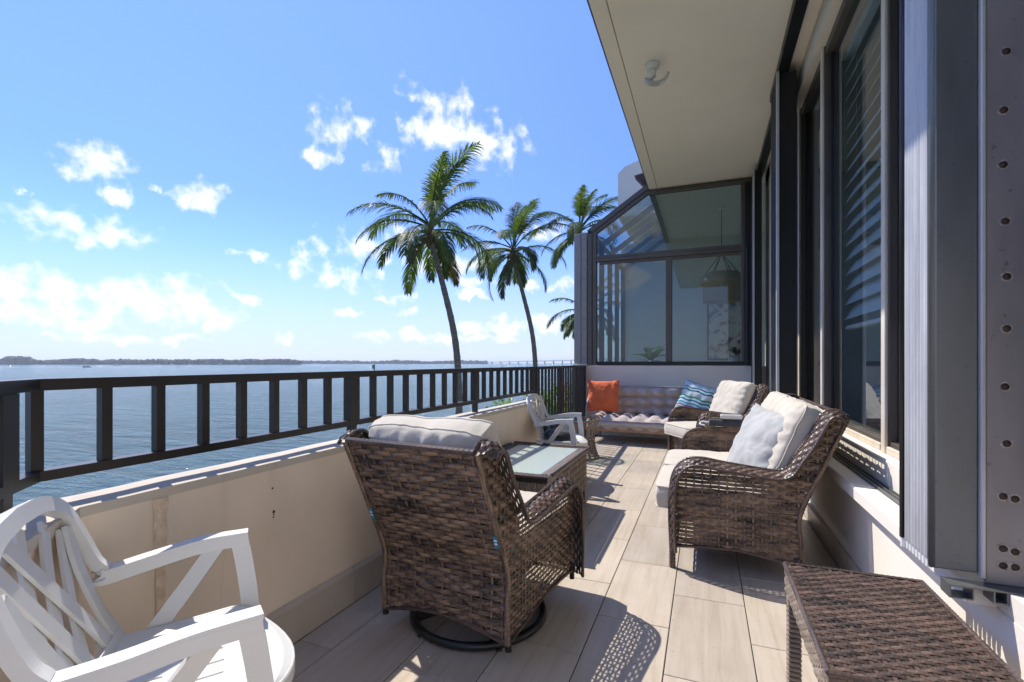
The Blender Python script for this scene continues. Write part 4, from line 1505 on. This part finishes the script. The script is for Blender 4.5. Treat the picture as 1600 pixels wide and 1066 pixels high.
for a, b, inw in (((-hx, -hy, zt), (hx, -hy, zt), (0, 1, 0)), ((hx, hy, zt), (-hx, hy, zt), (0, -1, 0)), ((hx, -hy + fr, zt), (hx, hy - fr, zt), (-1, 0, 0)), ((-hx, hy - fr, zt), (-hx, -hy + fr, zt), (1, 0, 0))):
    mb = MB(); rimstrip(mb, a, b, inw); ro = mb.build('rim', 'dark_wicker', ct)
    e = MB(); wrapped(e, [a, b], .012, 8, .016); e.build('rim_trim', 'dark_wicker', ro)
mb = MB(); mb.box(-hx + .01, hx - .01, -hy + .01, hy - .01, zt - .03, zt - .012)
mb = MB()
for (x0, x1, y0, y1) in ((-hx + .01, hx - .01, -hy + .01, -hy + fr), (-hx + .01, hx - .01, hy - fr, hy - .01), (-hx + .01, -hx + fr, -hy + fr + .001, hy - fr - .001), (hx - fr, hx - .01, -hy + fr + .001, hy - fr - .001)):
    mb.box(x0, x1, y0, y1, zt - .035, zt - .010)
mb.build('rim_board', 'black_steel', ct)
mb = MB(); mb.box(-hx + fr + .001, hx - fr - .001, -hy + fr + .001, hy - fr - .001, zt - .009, zt - .003, .001); mb.build('glass_top', 'table_glass', ct)
for ax in (0, 1):
    for s in (-1, 1):
        mb = MB()
        if ax == 0:
            weave_poly(mb, [(.12, -hy + .02), (.405, -hy + .02), (.405, hy - .02), (.12, hy - .02)], lambda z, y, o: V(s * (hx - .02) + s * o, y, z), .012, .05, .0035, .9, False)
        else:
            weave_poly(mb, [(.12, -hx + .02), (.405, -hx + .02), (.405, hx - .02), (.12, hx - .02)], lambda z, x, o: V(x, s * (hy - .02) + s * o, z), .012, .05, .0035, .9, False)
        mb.build('skirt', 'grey_wicker', ct)
        lg = MB(); lg.box(-.022, .022, -.022, .022, 0, .43, .004); o = lg.build('leg', 'dark_wicker', ct); o.location = (s * (hx - .05), (hy - .05) * (1 if ax else -1), 0)
mb = MB(); mb.box(-hx + .03, hx - .03, -hy + .03, hy - .03, .125, .137); mb.build('lower_shelf', 'grey_wicker', ct)

# ------------------------------------------------------------------ wicker side table near the house wall
st = thing('side_table', 'dark woven wicker side table standing against the house wall', 'table', (.452, 1.60, 0))
hx, hy, zt = .192, .32, .45
mb = MB(); weave_poly(mb, [(-hx, -hy), (hx, -hy), (hx, hy), (-hx, hy)], lambda x, y, o: V(x, y, zt + o), .0165, .030, .0042, .95)
top = mb.build('woven_top', 'dark_wicker', st)
mb = MB(); mb.box(-hx + .004, hx - .004, -hy + .004, hy - .004, zt - .022, zt - .008); mb.build('top_board', 'black_steel', top)
mb = MB()
wrapped(mb, [(-hx, -hy, zt - .002), (hx, -hy, zt - .002)], .008, 6, .016); wrapped(mb, [(-hx, hy, zt - .002), (hx, hy, zt - .002)], .008, 6, .016)
wrapped(mb, [(-hx, -hy, zt - .002), (-hx, hy, zt - .002)], .008, 6, .016); wrapped(mb, [(hx, -hy, zt - .002), (hx, hy, zt - .002)], .008, 6, .016)
mb.build('edge_trim', 'dark_wicker', top)
for ax in (0, 1):
    for s in (-1, 1):
        mb = MB()
        if ax == 0: weave_poly(mb, [(-hy, .36), (hy, .36), (hy, .445), (-hy, .445)], lambda y, z, o: V(s * hx + s * o, y, z), .0165, .030, .0035, .85)
        else: weave_poly(mb, [(-hx, .36), (hx, .36), (hx, .445), (-hx, .445)], lambda x, z, o: V(x, s * hy + s * o, z), .0165, .030, .0035, .85)
        mb.build('apron', 'grey_wicker' if ax == 0 else 'brown_wicker', st)
        mb = MB()
        for q in range(22):
            mb.box(-.021, .021, -.021, .021, q * .0165 + .001, q * .0165 + .0155, .004)
        o = mb.build('leg', 'grey_wicker', st); o.location = (s * (hx - .024), (hy - .024) * (1 if ax else -1), 0)

# ------------------------------------------------------------------ round rattan table with glass top
rt = thing('round_table', 'round taupe rattan table with clear glass top near the tufted loveseat', 'table', (-1.44, 5.76, 0))
for z_, r_ in ((.014, .255), (.455, .255), (.23, .205)):
    mb = MB(); mb.tube([(r_ * math.cos(2 * math.pi * k / 32), r_ * math.sin(2 * math.pi * k / 32), z_) for k in range(32)], .012, 8, closed=True); mb.build('hoop', 'rattan_taupe', rt, True)
sl = None
for k in range(18):
    if sl is None:
        mb = MB(); mb.rectbar(crom([(.255, 0, .014), (.222, 0, .12), (.205, 0, .235), (.222, 0, .35), (.255, 0, .455)], 4), .034, .008, up=(1, 0, 0)); o = mb.build('slat', 'rattan_taupe', rt); sl = o.data
    else: o = obj('slat', sl, rt)
    o.rotation_euler = (0, 0, 2 * math.pi * k / 18)
mb = MB(); mb.lathe([(.001, .468), (.280, .468), (.283, .472), (.280, .476), (.001, .476)], 40); mb.build('glass_top', 'clear_glass', rt, True)

# ------------------------------------------------------------------ white plastic garden chairs
def garden_chair(loc, rz, label):
    t = thing('garden_chair', label, 'chair', loc, rz, 'white plastic garden chairs')
    M = 'white_plastic'
    # seat: dished slab with slots
    def sz(x, y): return .415 + .018 * abs(x) ** 2 + .02 * max(0, y - .55) - .03 * (max(0, y - .8) / .2) ** 2 * .9
    def ptf(x, y, dz):
        wx = .245 - .02 * (1 - y)
        if y > .75: wx *= 1 - .30 * ((y - .75) / .25) ** 2.2
        return V(x * wx, -.07 + .36 * y + .055 * (1 - x * x) * y, sz(x, y) + dz)
    gx = [-1, -.9]; slotx = []
    for c_ in (-.72, -.48, -.24, 0, .24, .48, .72):
        slotx.append(len(gx)); gx += [c_ - .018, c_ + .018]
    gx += [.9, 1]
    gy = [0, .08, .12, .22, .33, .41, .52, .63, .72, .78, .84, .90, .95, 1]
    sloty = (2, 3, 5, 6)
    nx, ny = len(gx) - 1, len(gy) - 1
    def pt(i, j, dz): return ptf(gx[i], gy[j], dz)
    mb = MB(); idx = {}; vs = []; fs = []
    for dz in (0, -.012):
        for i in range(nx + 1):
            for j in range(ny + 1):
                idx[(i, j, dz)] = len(vs); vs.append(pt(i, j, dz))
    for i in range(nx):
        for j in range(ny):
            q4 = [(i, j), (i + 1, j), (i + 1, j + 1), (i, j + 1)]
            if i in slotx and j in sloty:
                for e in range(4):
                    if e % 2 == 0 and ((e == 0 and j - 1 in sloty) or (e == 2 and j + 1 in sloty)): continue
                    p_, r_ = q4[e], q4[(e + 1) % 4]
                    fs.append((idx[(*p_, 0)], idx[(*r_, 0)], idx[(*r_, -.012)], idx[(*p_, -.012)]))
                continue
            for dz in (0, -.012): fs.append(tuple(idx[(*q_, dz)] for q_ in q4))
    rim = [(i, 0) for i in range(nx)] + [(nx, j) for j in range(ny)] + [(i, ny) for i in range(nx, 0, -1)] + [(0, j) for j in range(ny, 0, -1)]
    for k in range(len(rim)):
        a, b = rim[k], rim[(k + 1) % len(rim)]
        fs.append((idx[(*a, 0)], idx[(*b, 0)], idx[(*b, -.012)], idx[(*a, -.012)]))
    mb.add(vs, fs)
    seat = fixn(mb.build('seat', M, t, False))
    # front and side lip of the seat
    lip = MB(); path = [pt(0, j, -.006) for j in range(4, ny + 1)] + [pt(i, ny, -.006) for i in range(1, nx + 1)] + [pt(nx, j, -.006) for j in range(ny - 1, 3, -1)]
    lip.rectbar([p_ + V(0, 0, -.012) for p_ in path], .010, .036); lip.build('seat_lip', M, seat, True)
    # arms + back hoop: one sweeping band
    half = [(.275, .235, .640), (.282, .14, .634), (.280, .03, .616), (.266, -.075, .600), (.266, -.100, .632), (.266, -.128, .700), (.244, -.158, .774), (.145, -.178, .815), (0, -.184, .826)]
    L_ = half; full = L_ + [(-x, y, z) for (x, y, z) in L_[-2::-1]]
    arm = crom([(.274, .256, .638)] + half[1:4] + [(.2635, -.088, .606)], 6)
    for sx in (1, -1):
        am = MB()
        am.rectbar([(sx * p_.x, p_.y, p_.z) for p_ in arm], .044, .010, up=(0, 0, 1))
        am.rectbar([(sx * (p_.x - .018), p_.y, p_.z - .018) for p_ in arm], .009, .030, up=(0, 0, 1))
        am.rectbar([(sx * (p_.x + .018), p_.y, p_.z - .018) for p_ in arm], .009, .030, up=(0, 0, 1))
        am.build('arm', M, t)
        # front leg, leaning; diagonal strut
        lg = MB(); lg.rectbar(crom([(sx * .276, .232, .631), (sx * .266, .250, .52), (sx * .260, .262, .40), (sx * .264, .285, 0)], 5), .030, .046, up=(0, 1, 0), taper=lambda q: 1 + .25 * q); lg.build('front_leg', M, t)
        sg = MB(); sg.rectbar(crom([(sx * .275, .175, .612), (sx * .256, .10, .51), (sx * .244, .02, .405)], 4), .013, .042, up=(0, 1, .4)); sg.build('arm_strut', M, t)
        rl = MB(); rl.rectbar(crom([(sx * .232, -.06, .43), (sx * .232, -.085, .22), (sx * .236, -.11, 0)], 4), .034, .058, up=(0, 1, 0)); rl.build('rear_leg', M, t)
    bk_ = crom(half[3:], 6); hoop = bk_ + [V(-p_.x, p_.y, p_.z) for p_ in bk_[-2::-1]]
    hb = MB(); hb.rectbar(hoop, .038, .026, up=(0, 1, .35)); hb.build('back_hoop', M, t)
    # stiles and crossing lattice of the back
    def bq(x, z):
        q = (z - .42) / .40
        return V(x, -.035 - .138 * q - .026 * (1 - (x / .25) ** 2), z)
    for sx in (1, -1):
        q = MB(); q.rectbar(crom([bq(sx * .235, .41), bq(sx * .205, .52), bq(sx * .205, .64), bq(sx * .235, .735)], 5), .052, .010, up=(0, 1, .3)); q.build('back_stile', M, t)
        for k, (x0, x1) in enumerate(((-.17, .06), (-.06, .165), (.05, .215))):
            zt_ = .790 - .06 * max(0, (abs(x1) - .1) / .115) ** 1.6
            dy = .006 * (1 if sx > 0 else -1)
            pth = [bq(sx * (x0 + (x1 - x0) * f ** 1.25), .42 + (zt_ - .42) * f) + V(0, dy, 0) for f in [i / 7 for i in range(8)]]
            q = MB(); q.rectbar(pth, .042, .008, up=(0, 1, .3)); q.build('back_slat', M, t)
    q = MB(); q.rectbar([bq(-.235, .425), bq(0, .425), bq(.235, .425)], .06, .012, up=(0, 1, .3)); q.build('back_rail', M, t)
    return t


garden_chair((-1.218, .694, 0), R(-37), 'white plastic garden chair with lattice back standing empty in the parapet corner')
garden_chair((-1.375, 4.46, 0), R(-84), 'white plastic garden chair against the parapet holding dark bags')
for (x_, y_, z_, s_, rr_, lb_) in ((-1.30, 4.46, .47, (.14, .10, .055), .3, 'flat charcoal cloth bag in the middle of the white chair seat'), (-1.24, 4.36, .475, (.10, .13, .06), 1.1, 'charcoal cloth bag bulging beside the strut of the white chair'), (-1.38, 4.57, .50, (.09, .12, .075), -.4, 'tall charcoal cloth bag leaning on the white chair lattice')):
    mb = MB(); ns = 14; vs = []; fs = []
    for i in range(ns + 1):
        for j in range(ns * 2):
            a = math.pi * i / ns; b = math.pi * j / ns
            q = V(math.sin(a) * math.cos(b), math.sin(a) * math.sin(b), math.cos(a))
            k = 1 + .22 * noise.noise(q * 2.1 + V(x_ * 9, y_, 0)) + .10 * noise.noise(q * 5)
            zz = max(-.62, q.z)
            vs.append((q.x * s_[0] * k, q.y * s_[1] * k, zz * s_[2] * k))
    for i in range(ns):
        for j in range(ns * 2):
            fs.append((i * ns * 2 + j, i * ns * 2 + (j + 1) % (ns * 2), (i + 1) * ns * 2 + (j + 1) % (ns * 2), (i + 1) * ns * 2 + j))
    mb.add(vs, fs); o = fixn(mb.build('cloth_bag', 'charcoal_fabric', None, True)); o.location = (x_, y_, z_); o.rotation_euler = (0, 0, rr_)
    tag(o, lb_, 'bag', 'dark bags on the white chair')

# ------------------------------------------------------------------ tufted loveseat
lv = thing('tufted_loveseat', 'low mauve tufted loveseat on a slatted frame below the sunroom window', 'sofa', (-.86, 6.86, 0), R(-3))
LW = 1.48
sm_ = None
for k in range(7):
    if sm_ is None:
        mb = MB(); mb.box(-LW / 2, LW / 2, .02, .085, .19, .212, .003); o = mb.build('slat', 'wood_slat', lv); sm_ = o.data
    else: o = obj('slat', sm_, lv)
    o.location = (0, k * .095, 0)
mb = MB(); mb.box(-LW / 2, LW / 2, -.01, .018, .17, .225, .004); mb.build('front_rail', 'wood_slat', lv)
for sx in (-1, 1):
    mb = MB(); mb.tube(crom([(sx * (LW / 2 - .06), .0, .19), (sx * (LW / 2 - .05), -.015, .09), (sx * (LW / 2 - .06), -.005, .009)], 4), .009, 8); mb.tube(crom([(sx * (LW / 2 - .09), .0, .19), (sx * (LW / 2 - .10), -.015, .09), (sx * (LW / 2 - .09), -.005, .009)], 4), .009, 8); mb.build('hairpin_leg', 'rattan_taupe', lv, True)
    mb = MB(); mb.box(sx * (LW / 2 - .05) - .02, sx * (LW / 2 - .05) + .02, .58, .62, .001, .19, .004); mb.build('rear_leg', 'wood_slat', lv)
    mb = MB(); mb.rectbar(crom([(sx * (LW / 2 + .012), .66, .62), (sx * (LW / 2 + .015), .50, .70), (sx * (LW / 2 + .015), .25, .66), (sx * (LW / 2 + .012), .08, .48), (sx * (LW / 2 + .01), .03, .20)], 6), .022, .03, up=(0, 0, 1)); mb.build('arm_frame', 'shutter_plate', lv)
mb = MB(); mb.box(-LW / 2, LW / 2, .665, .69, .19, .68, .004); mb.build('back_board', 'wood_slat', lv)


def tuftf(nx, ny, amp):
    def f(x, y):
        a = abs(math.sin(math.pi * (x + 1) / 2 * nx)); b = abs(math.sin(math.pi * (y + 1) / 2 * ny))
        return amp * ((a * b) ** .45 - .75)
    return f


o = cushion('seat_pad', lv, 'mauve_fabric', LW - .02, .66, .18, .05, .09, .008, 21, .005, 0, 60, power=8, tuft=tuftf(7, 3, .10)); o.location = (0, .28, .212 + .075)
o = cushion('back_pad', lv, 'mauve_fabric', LW - .02, .45, .17, .05, .06, .008, 22, .005, 0, 60, power=8, tuft=tuftf(7, 3, .14)); o.location = (0, .575, .575); o.rotation_euler = (R(100), 0, 0)
p = cushion('throw_pillow', None, 'orange_fabric', .47, .47, .15, .075, .012, .010, 31, .0035, .06, 36, power=2.6, ew=.010)
p.location = (-1.40, 7.135, .655); p.rotation_euler = (R(72), 0, R(5)); tag(p, 'orange square throw pillow at one end of the tufted loveseat', 'pillow')
p = cushion('throw_pillow', None, 'wave_print_fabric', .45, .45, .14, .07, .012, .008, 32, .003, .06, 36, power=2.6, ew=.010)
p.location = (-.10, 6.95, .655); p.rotation_euler = (R(68), R(16), R(-14)); tag(p, 'blue and green wave patterned pillow on the tufted loveseat', 'pillow')

# ------------------------------------------------------------------ palms
def frond(length, droop, seed, width=.82, nl=52, lift=0.0, old=False):
    """coconut frond growing along +x from the origin; returns an MB"""
    rr = random.Random(seed); mb = MB()
    p = V(0, 0, 0); ang = 0.0; pts = []; n = 24
    for i in range(n + 1):
        t = i / n
        a = lift - droop * t ** 1.5
        pts.append((p.copy(), a))
        p = p + V(math.cos(a), 0, math.sin(a)) * (length / n)
    tw = rr.uniform(-.5, .5)
    path = [q[0] for q in pts]
    mb.tube(path, lambda t: .035 * (1 - t) ** .8 + .006, 5)
    for k in range(nl):
        t = .20 + .79 * (k + rr.random() * .5) / nl
        i = min(n - 1, int(t * n)); f = t * n - i
        base = pts[i][0].lerp(pts[i + 1][0], f); a = pts[i][1]
        T = V(math.cos(a), 0, math.sin(a)); Nn = V(-math.sin(a), 0, math.cos(a))
        for s in (-1, 1):
            L_ = width * length / 3.0 * (math.sin(math.pi * min(1, t * .95 + .01)) ** .75) * rr.uniform(.8, 1.12)
            fw = .85 + .35 * t + rr.uniform(-.12, .12)
            d = (T * fw + V(0, s, 0) * rr.uniform(.8, 1.0) + Nn * rr.uniform(.05, .45)).normalized()
            d = Matrix.Rotation(tw * (t - .3), 3, T) @ d
            w = .021 * rr.uniform(.8, 1.25)
            q = base.copy(); vs = []; fs = []; m = 4
            sd = d.cross(Nn).normalized()
            for j in range(m + 1):
                u = j / m; ww = w * (1 - u ** 2.2) * (.6 + .8 * min(1, u * 4)) * .8
                vs += [q - sd * ww, q + sd * ww]
                d = (d + V(0, 0, -1) * (.17 + .27 * u) * rr.uniform(.7, 1.5)).normalized()
                q = q + d * (L_ / m)
            for j in range(m): fs.append((2 * j, 2 * j + 1, 2 * j + 3, 2 * j + 2))
            mb.add(vs, fs)
    return mb


frond_mesh = []


def get_frond(kind, seed):
    ln, dr, lf = kind
    mb = frond(ln, dr, seed, lift=lf)
    return mb


def palm(label, base, crown, cw, seed, bow=.6, nf=21):
    rr = random.Random(seed)
    t = thing('palm_tree', label, 'palm', base, 0, 'coconut palms behind the terrace')
    b = V(0, 0, -.3); c = Vector(crown) - Vector(base)
    side = V(bow, 0, 0)
    path = crom([b, b.lerp(c, .28) + side * .55, b.lerp(c, .55) + side * .75, b.lerp(c, .8) + side * .42, c], 12)
    mb = MB(); m = len(path)
    mb.tube(path, lambda q: (.150 - .055 * q + .09 * max(0, .1 - q) * 5) * (1 + .05 * math.sin(q * 190)), 12); mb.build('trunk', 'palm_bark', t, True)
    mb = MB(); mb.lathe([(.09, -.35), (.15, -.18), (.19, .05), (.17, .25), (.11, .5), (.04, .7), (.001, .72)], 14); o = mb.build('crown_shaft', 'palm_fibre', t, True); o.location = c
    for k in range(7):
        a = rr.uniform(0, 6.28); mb = MB(); mb.lathe([(.001, -.13), (.07, -.10), (.10, 0), (.07, .10), (.001, .13)], 10)
        o = mb.build('coconut', 'palm_fibre', t, True); o.location = c + V(.26 * math.cos(a), .26 * math.sin(a), rr.uniform(-.15, .12))
    for k in range(nf):
        q = (k + .5) / nf
        a = k * 2.39996 + rr.uniform(-.5, .5)
        if q < .35: a += .6 * math.sin(k * 4.1)
        lift = R(80) - R(104) * q ** .85 + R(rr.uniform(-16, 14)) + R(13) * math.cos(a - .4)
        ln = cw * (.80 + .25 * math.sin(math.pi * min(1, q * 1.1))) * rr.uniform(.78, 1.12)
        dr = R(46 + 58 * min(1, q * 1.7)) * rr.uniform(.85, 1.15)
        if lift < R(-5): dr *= .75
        mb = frond(ln, dr, seed * 100 + k, lift=lift)
        o = mb.build('frond', 'palm_leaf' if q < .94 else 'palm_leaf_old', t)
        o.location = c + V(0, 0, .75 - .62 * q) + V(math.cos(a), math.sin(a), 0) * .10
        o.rotation_euler = (0, 0, a)
    return t


palm('tallest leaning coconut palm with the widest crown beside the seawall', (-8.65, 16.1, GARD), (-9.5, 15.6, 5.75), 3.25, 3, .75, 25)
palm('slender coconut palm standing between the tallest palm and the sunroom', (-8.55, 24.7, GARD), (-9.6, 24.2, 6.75), 3.4, 5, .8, 24)
palm('coconut palm whose crown rises just behind the grey shutter box', (-6.3, 26.5, GARD), (-6.5, 26.5, 8.1), 3.2, 8, .3, 22)
palm('short coconut palm with fronds showing below the others beside the shutter box', (-6.0, 27.5, GARD), (-6.3, 27.5, 3.55), 2.8, 11, .3, 20)


def shrub(loc, h, w, seed):
    rr = random.Random(seed)
    t = thing('shrub', 'bright green leafy shrub growing behind the tall bar fence', 'shrub', loc, 0, 'shrubs behind the bar fence')
    mb = MB()
    for k in range(5):
        a = rr.uniform(0, 6.28); mb.tube(crom([(0, 0, 0), (.1 * math.cos(a), .1 * math.sin(a), h * .45), (.3 * w * math.cos(a), .3 * w * math.sin(a), h * .85)], 5), lambda q: .03 * (1 - .7 * q), 6)
    mb.build('stem', 'palm_bark', t)
    mb = MB()
    cl = [(rr.uniform(-.5, .5) * w, rr.uniform(-.5, .5) * w, h * rr.uniform(.45, .95), rr.uniform(.16, .30)) for _ in range(22)]
    for k in range(1500):
        c = rr.choice(cl); d = V(rr.gauss(0, 1), rr.gauss(0, 1), rr.gauss(0, 1)).normalized()
        p_ = V(c[0], c[1], c[2]) + d * c[3] * rr.uniform(.5, 1.05)
        dd = (d + V(rr.uniform(-.6, .6), rr.uniform(-.6, .6), rr.uniform(-.2, .7))).normalized()
        leafblade(mb, p_, dd, rr.uniform(.07, .12), rr.uniform(.035, .06), .3, 2)
    mb.build('foliage', 'shrub_leaf', t)
    return t


for i, (x_, y_, h_, w_) in enumerate(((-2.35, 8.2, 3.15, .9), (-2.7, 9.1, 3.25, 1.0), (-2.5, 10.1, 3.2, 1.0), (-2.75, 7.2, 2.9, .8), (-3.2, 8.5, 3.1, .9))):
    shrub((x_, y_, GARD), h_, w_, 40 + i)


# ------------------------------------------------------------------ far shore, bridge, marker and boats
def dirpt(u, D, z=SEA):
    x = (u - 800) / 755.6; s, c = math.sin(R(21.72)), math.cos(R(21.72))
    return V((-s + x * c) * D, (c + x * s) * D, z)


def treeline(name, label, u0, u1, D, h, seed, n=420):
    rr = random.Random(seed); mb = MB()
    for k in range(n):
        u = u0 + (u1 - u0) * (k + rr.random()) / n
        p_ = dirpt(u, D + rr.uniform(-40, 60), SEA)
        hh = h * (.55 + .6 * (0.5 + .5 * noise.noise(V(u * .02, seed, 0)))) * rr.uniform(.75, 1.15)
        r_ = hh * rr.uniform(.45, .8); vs = []; fs = []; ns, nm = 5, 7
        for i in range(ns + 1):
            a = math.pi * .5 * i / ns
            for j in range(nm):
                b = 2 * math.pi * j / nm; kk = rr.uniform(.75, 1.2)
                vs.append((p_.x + r_ * math.cos(a) * math.cos(b) * kk, p_.y + r_ * math.cos(a) * math.sin(b) * kk, SEA + .2 + hh * (.15 + .85 * math.sin(a)) * (1 if i else 0) * (kk * .3 + .7)))
        for i in range(ns):
            for j in range(nm): fs.append((i * nm + j, i * nm + (j + 1) % nm, (i + 1) * nm + (j + 1) % nm, (i + 1) * nm + j))
        mb.add(vs, fs)
    o = mb.build(name, 'far_foliage'); tag(o, label, 'trees', kind='stuff')


def landstrip(name, u0, u1, D):
    mb = MB(); n = 40; vs = []; fs = []
    for k in range(n + 1):
        u = u0 + (u1 - u0) * k / n
        a = dirpt(u, D - 50); b = dirpt(u, D + 120)
        vs += [(a.x, a.y, SEA - .5), (a.x, a.y, SEA + 1.2), (b.x, b.y, SEA + 1.2)]
    for k in range(n): fs += [(k * 3, k * 3 + 3, k * 3 + 4, k * 3 + 1), (k * 3 + 1, k * 3 + 4, k * 3 + 5, k * 3 + 2)]
    mb.add(vs, fs); tag(fixn(mb.build(name, 'far_foliage')), None, None, kind='structure')


landstrip('far_shore', -500, 470, 1250)
landstrip('far_shore', 430, 760, 1900)
treeline('far_trees', 'dark tree line on the low island across the bay', -500, 470, 1250, 15, 1, 900)
treeline('far_trees', 'fainter distant tree line where the shore meets the bridge', 430, 760, 1900, 14, 2, 360)
treeline('far_trees', 'clump of taller trees at the tip of the low island', 10, 45, 1200, 22, 3, 26)

br = thing('bridge', 'long low causeway bridge rising over the water towards the sunroom', 'bridge', tuple(dirpt(820, 1500)))
o0 = dirpt(820, 1500)
dk_ = []
for k in range(25):
    t = k / 24; u = 700 + 330 * t
    q = dirpt(u, 1900 - 700 * t) - o0; dk_.append((q.x, q.y, 5.0 + 13.5 * t ** 1.3))
mb = MB(); mb.rectbar(dk_, 12, 1.6); mb.build('deck', 'concrete', br)
mb = MB(); mb.rectbar([(a, b, c + 2.6) for a, b, c in dk_], .6, .5); mb.build('guard_rail', 'concrete', br)
for k in range(2, 24):
    a, b, c = dk_[k]; mb = MB(); mb.box(-1.6, 1.6, -1.6, 1.6, -2, c - .8); o = mb.build('pier', 'concrete', br); o.location = (a, b, 0)

q = dirpt(585, 150); mk = thing('channel_marker', 'green channel marker board on a pole out in the bay', 'marker', tuple(q))
mb = MB(); mb.tube([(0, 0, -2), (0, 0, 4.7)], .16, 10); mb.build('pile', 'palm_bark', mk)
mb = MB(); mb.box(-.5, .5, -.5, -.42, 3.7, 4.9, .02); mb.build('board', 'marker_green', mk); mb = MB(); mb.box(-.42, -.3401, -.4, .5, 3.7, 4.9, .02); mb.build('board', 'marker_green', mk)
mb = MB(); mb.lathe([(.15, 4.7), (.15, 5.2), (.001, 5.3)], 10); mb.build('beacon', 'black_steel', mk)


def boat(u, D, L_, rz, label):
    q = dirpt(u, D); t = thing('boat', label, 'boat', tuple(q), rz, 'boats far out on the bay')
    mb = MB(); vs = []; fs = []; n = 8
    for i in range(n + 1):
        s = i / n; w = L_ * .14 * math.sqrt(max(.0004, 1 - s ** 2.4)); x = -L_ / 2 + L_ * s
        vs += [(x, -w, L_ * .10 + .05 * L_ * s), (x, 0, -.2), (x, w, L_ * .10 + .05 * L_ * s)]
    for i in range(n):
        a = i * 3; fs += [(a, a + 3, a + 4, a + 1), (a + 1, a + 4, a + 5, a + 2), (a, a + 2, a + 5, a + 3)]
    fs.append((0, 1, 2)); mb.add(vs, fs); fixn(mb.build('hull', 'boat_white', t))
    mb = MB(); mb.box(-L_ * .15, L_ * .12, -L_ * .09, L_ * .09, L_ * .10, L_ * .22, .1); cb = mb.build('cabin', 'boat_white', t)
    mb = MB(); mb.box(-L_ * .151, L_ * .121, -L_ * .091, L_ * .091, L_ * .15, L_ * .185); mb.build('cabin_window', 'smoked_glass', cb)


boat(137, 560, 11, R(20), 'white motor boat running across the bay ahead of its pale wake')
wk = MB(); wd = V(math.cos(R(21)), math.sin(R(21)), 0)
wk.prism([(-95, -2.2), (-6, -.5), (-6, .5), (-95, 2.2)], 2, .02, .12); o = wk.build('wake', 'boat_white', [b_ for b_ in bpy.data.objects if b_.name == 'boat'][0])
for u, D, L_ in ((182, 900, 13), (268, 1000, 12), (297, 980, 10), (343, 1020, 12), (545, 1300, 12), (635, 1250, 12), (785, 700, 9)):
    boat(u, D, L_, R(random.uniform(-30, 200)), 'small white boat lying far off near the opposite shore')
for u, D in ((131, 420), (278, 520)):
    q = dirpt(u, D); mb = MB(); mb.tube([(0, 0, -2), (0, 0, 2.6)], .22, 8); o = mb.build('channel_pile', 'palm_bark'); o.location = q
    tag(o, 'thin dark channel pile standing far out in the bay', 'pile', 'channel piles in the bay')

# ------------------------------------------------------------------ sea air
hm = bpy.data.materials.new('sea_haze'); hm.use_nodes = True
nt = hm.node_tree; nt.nodes.clear()
ho = nt.nodes.new('ShaderNodeOutputMaterial'); hv = nt.nodes.new('ShaderNodeVolumePrincipled')
hv.inputs['Color'].default_value = (0.86, 0.92, 1.0, 1); hv.inputs['Density'].default_value = 0.00018; hv.inputs['Anisotropy'].default_value = 0.2
nt.links.new(hv.outputs[0], ho.inputs['Volume']); MATS['sea_haze'] = hm
mb = MB(); mb.box(-4200, 4200, -4200, 4200, SEA - 3.2, 24)
tag(fixn(mb.build('haze', 'sea_haze')), 'thin pale sea air over the bay', 'haze', kind='stuff')

for o_ in bpy.data.objects:
    if o_.name.split('.')[0] in ('side_panel', 'back_panel', 'inner_back', 'front_apron', 'edge_band', 'woven_top', 'skirt', 'apron', 'rim', 'foliage'):
        o_['kind'] = 'stuff'
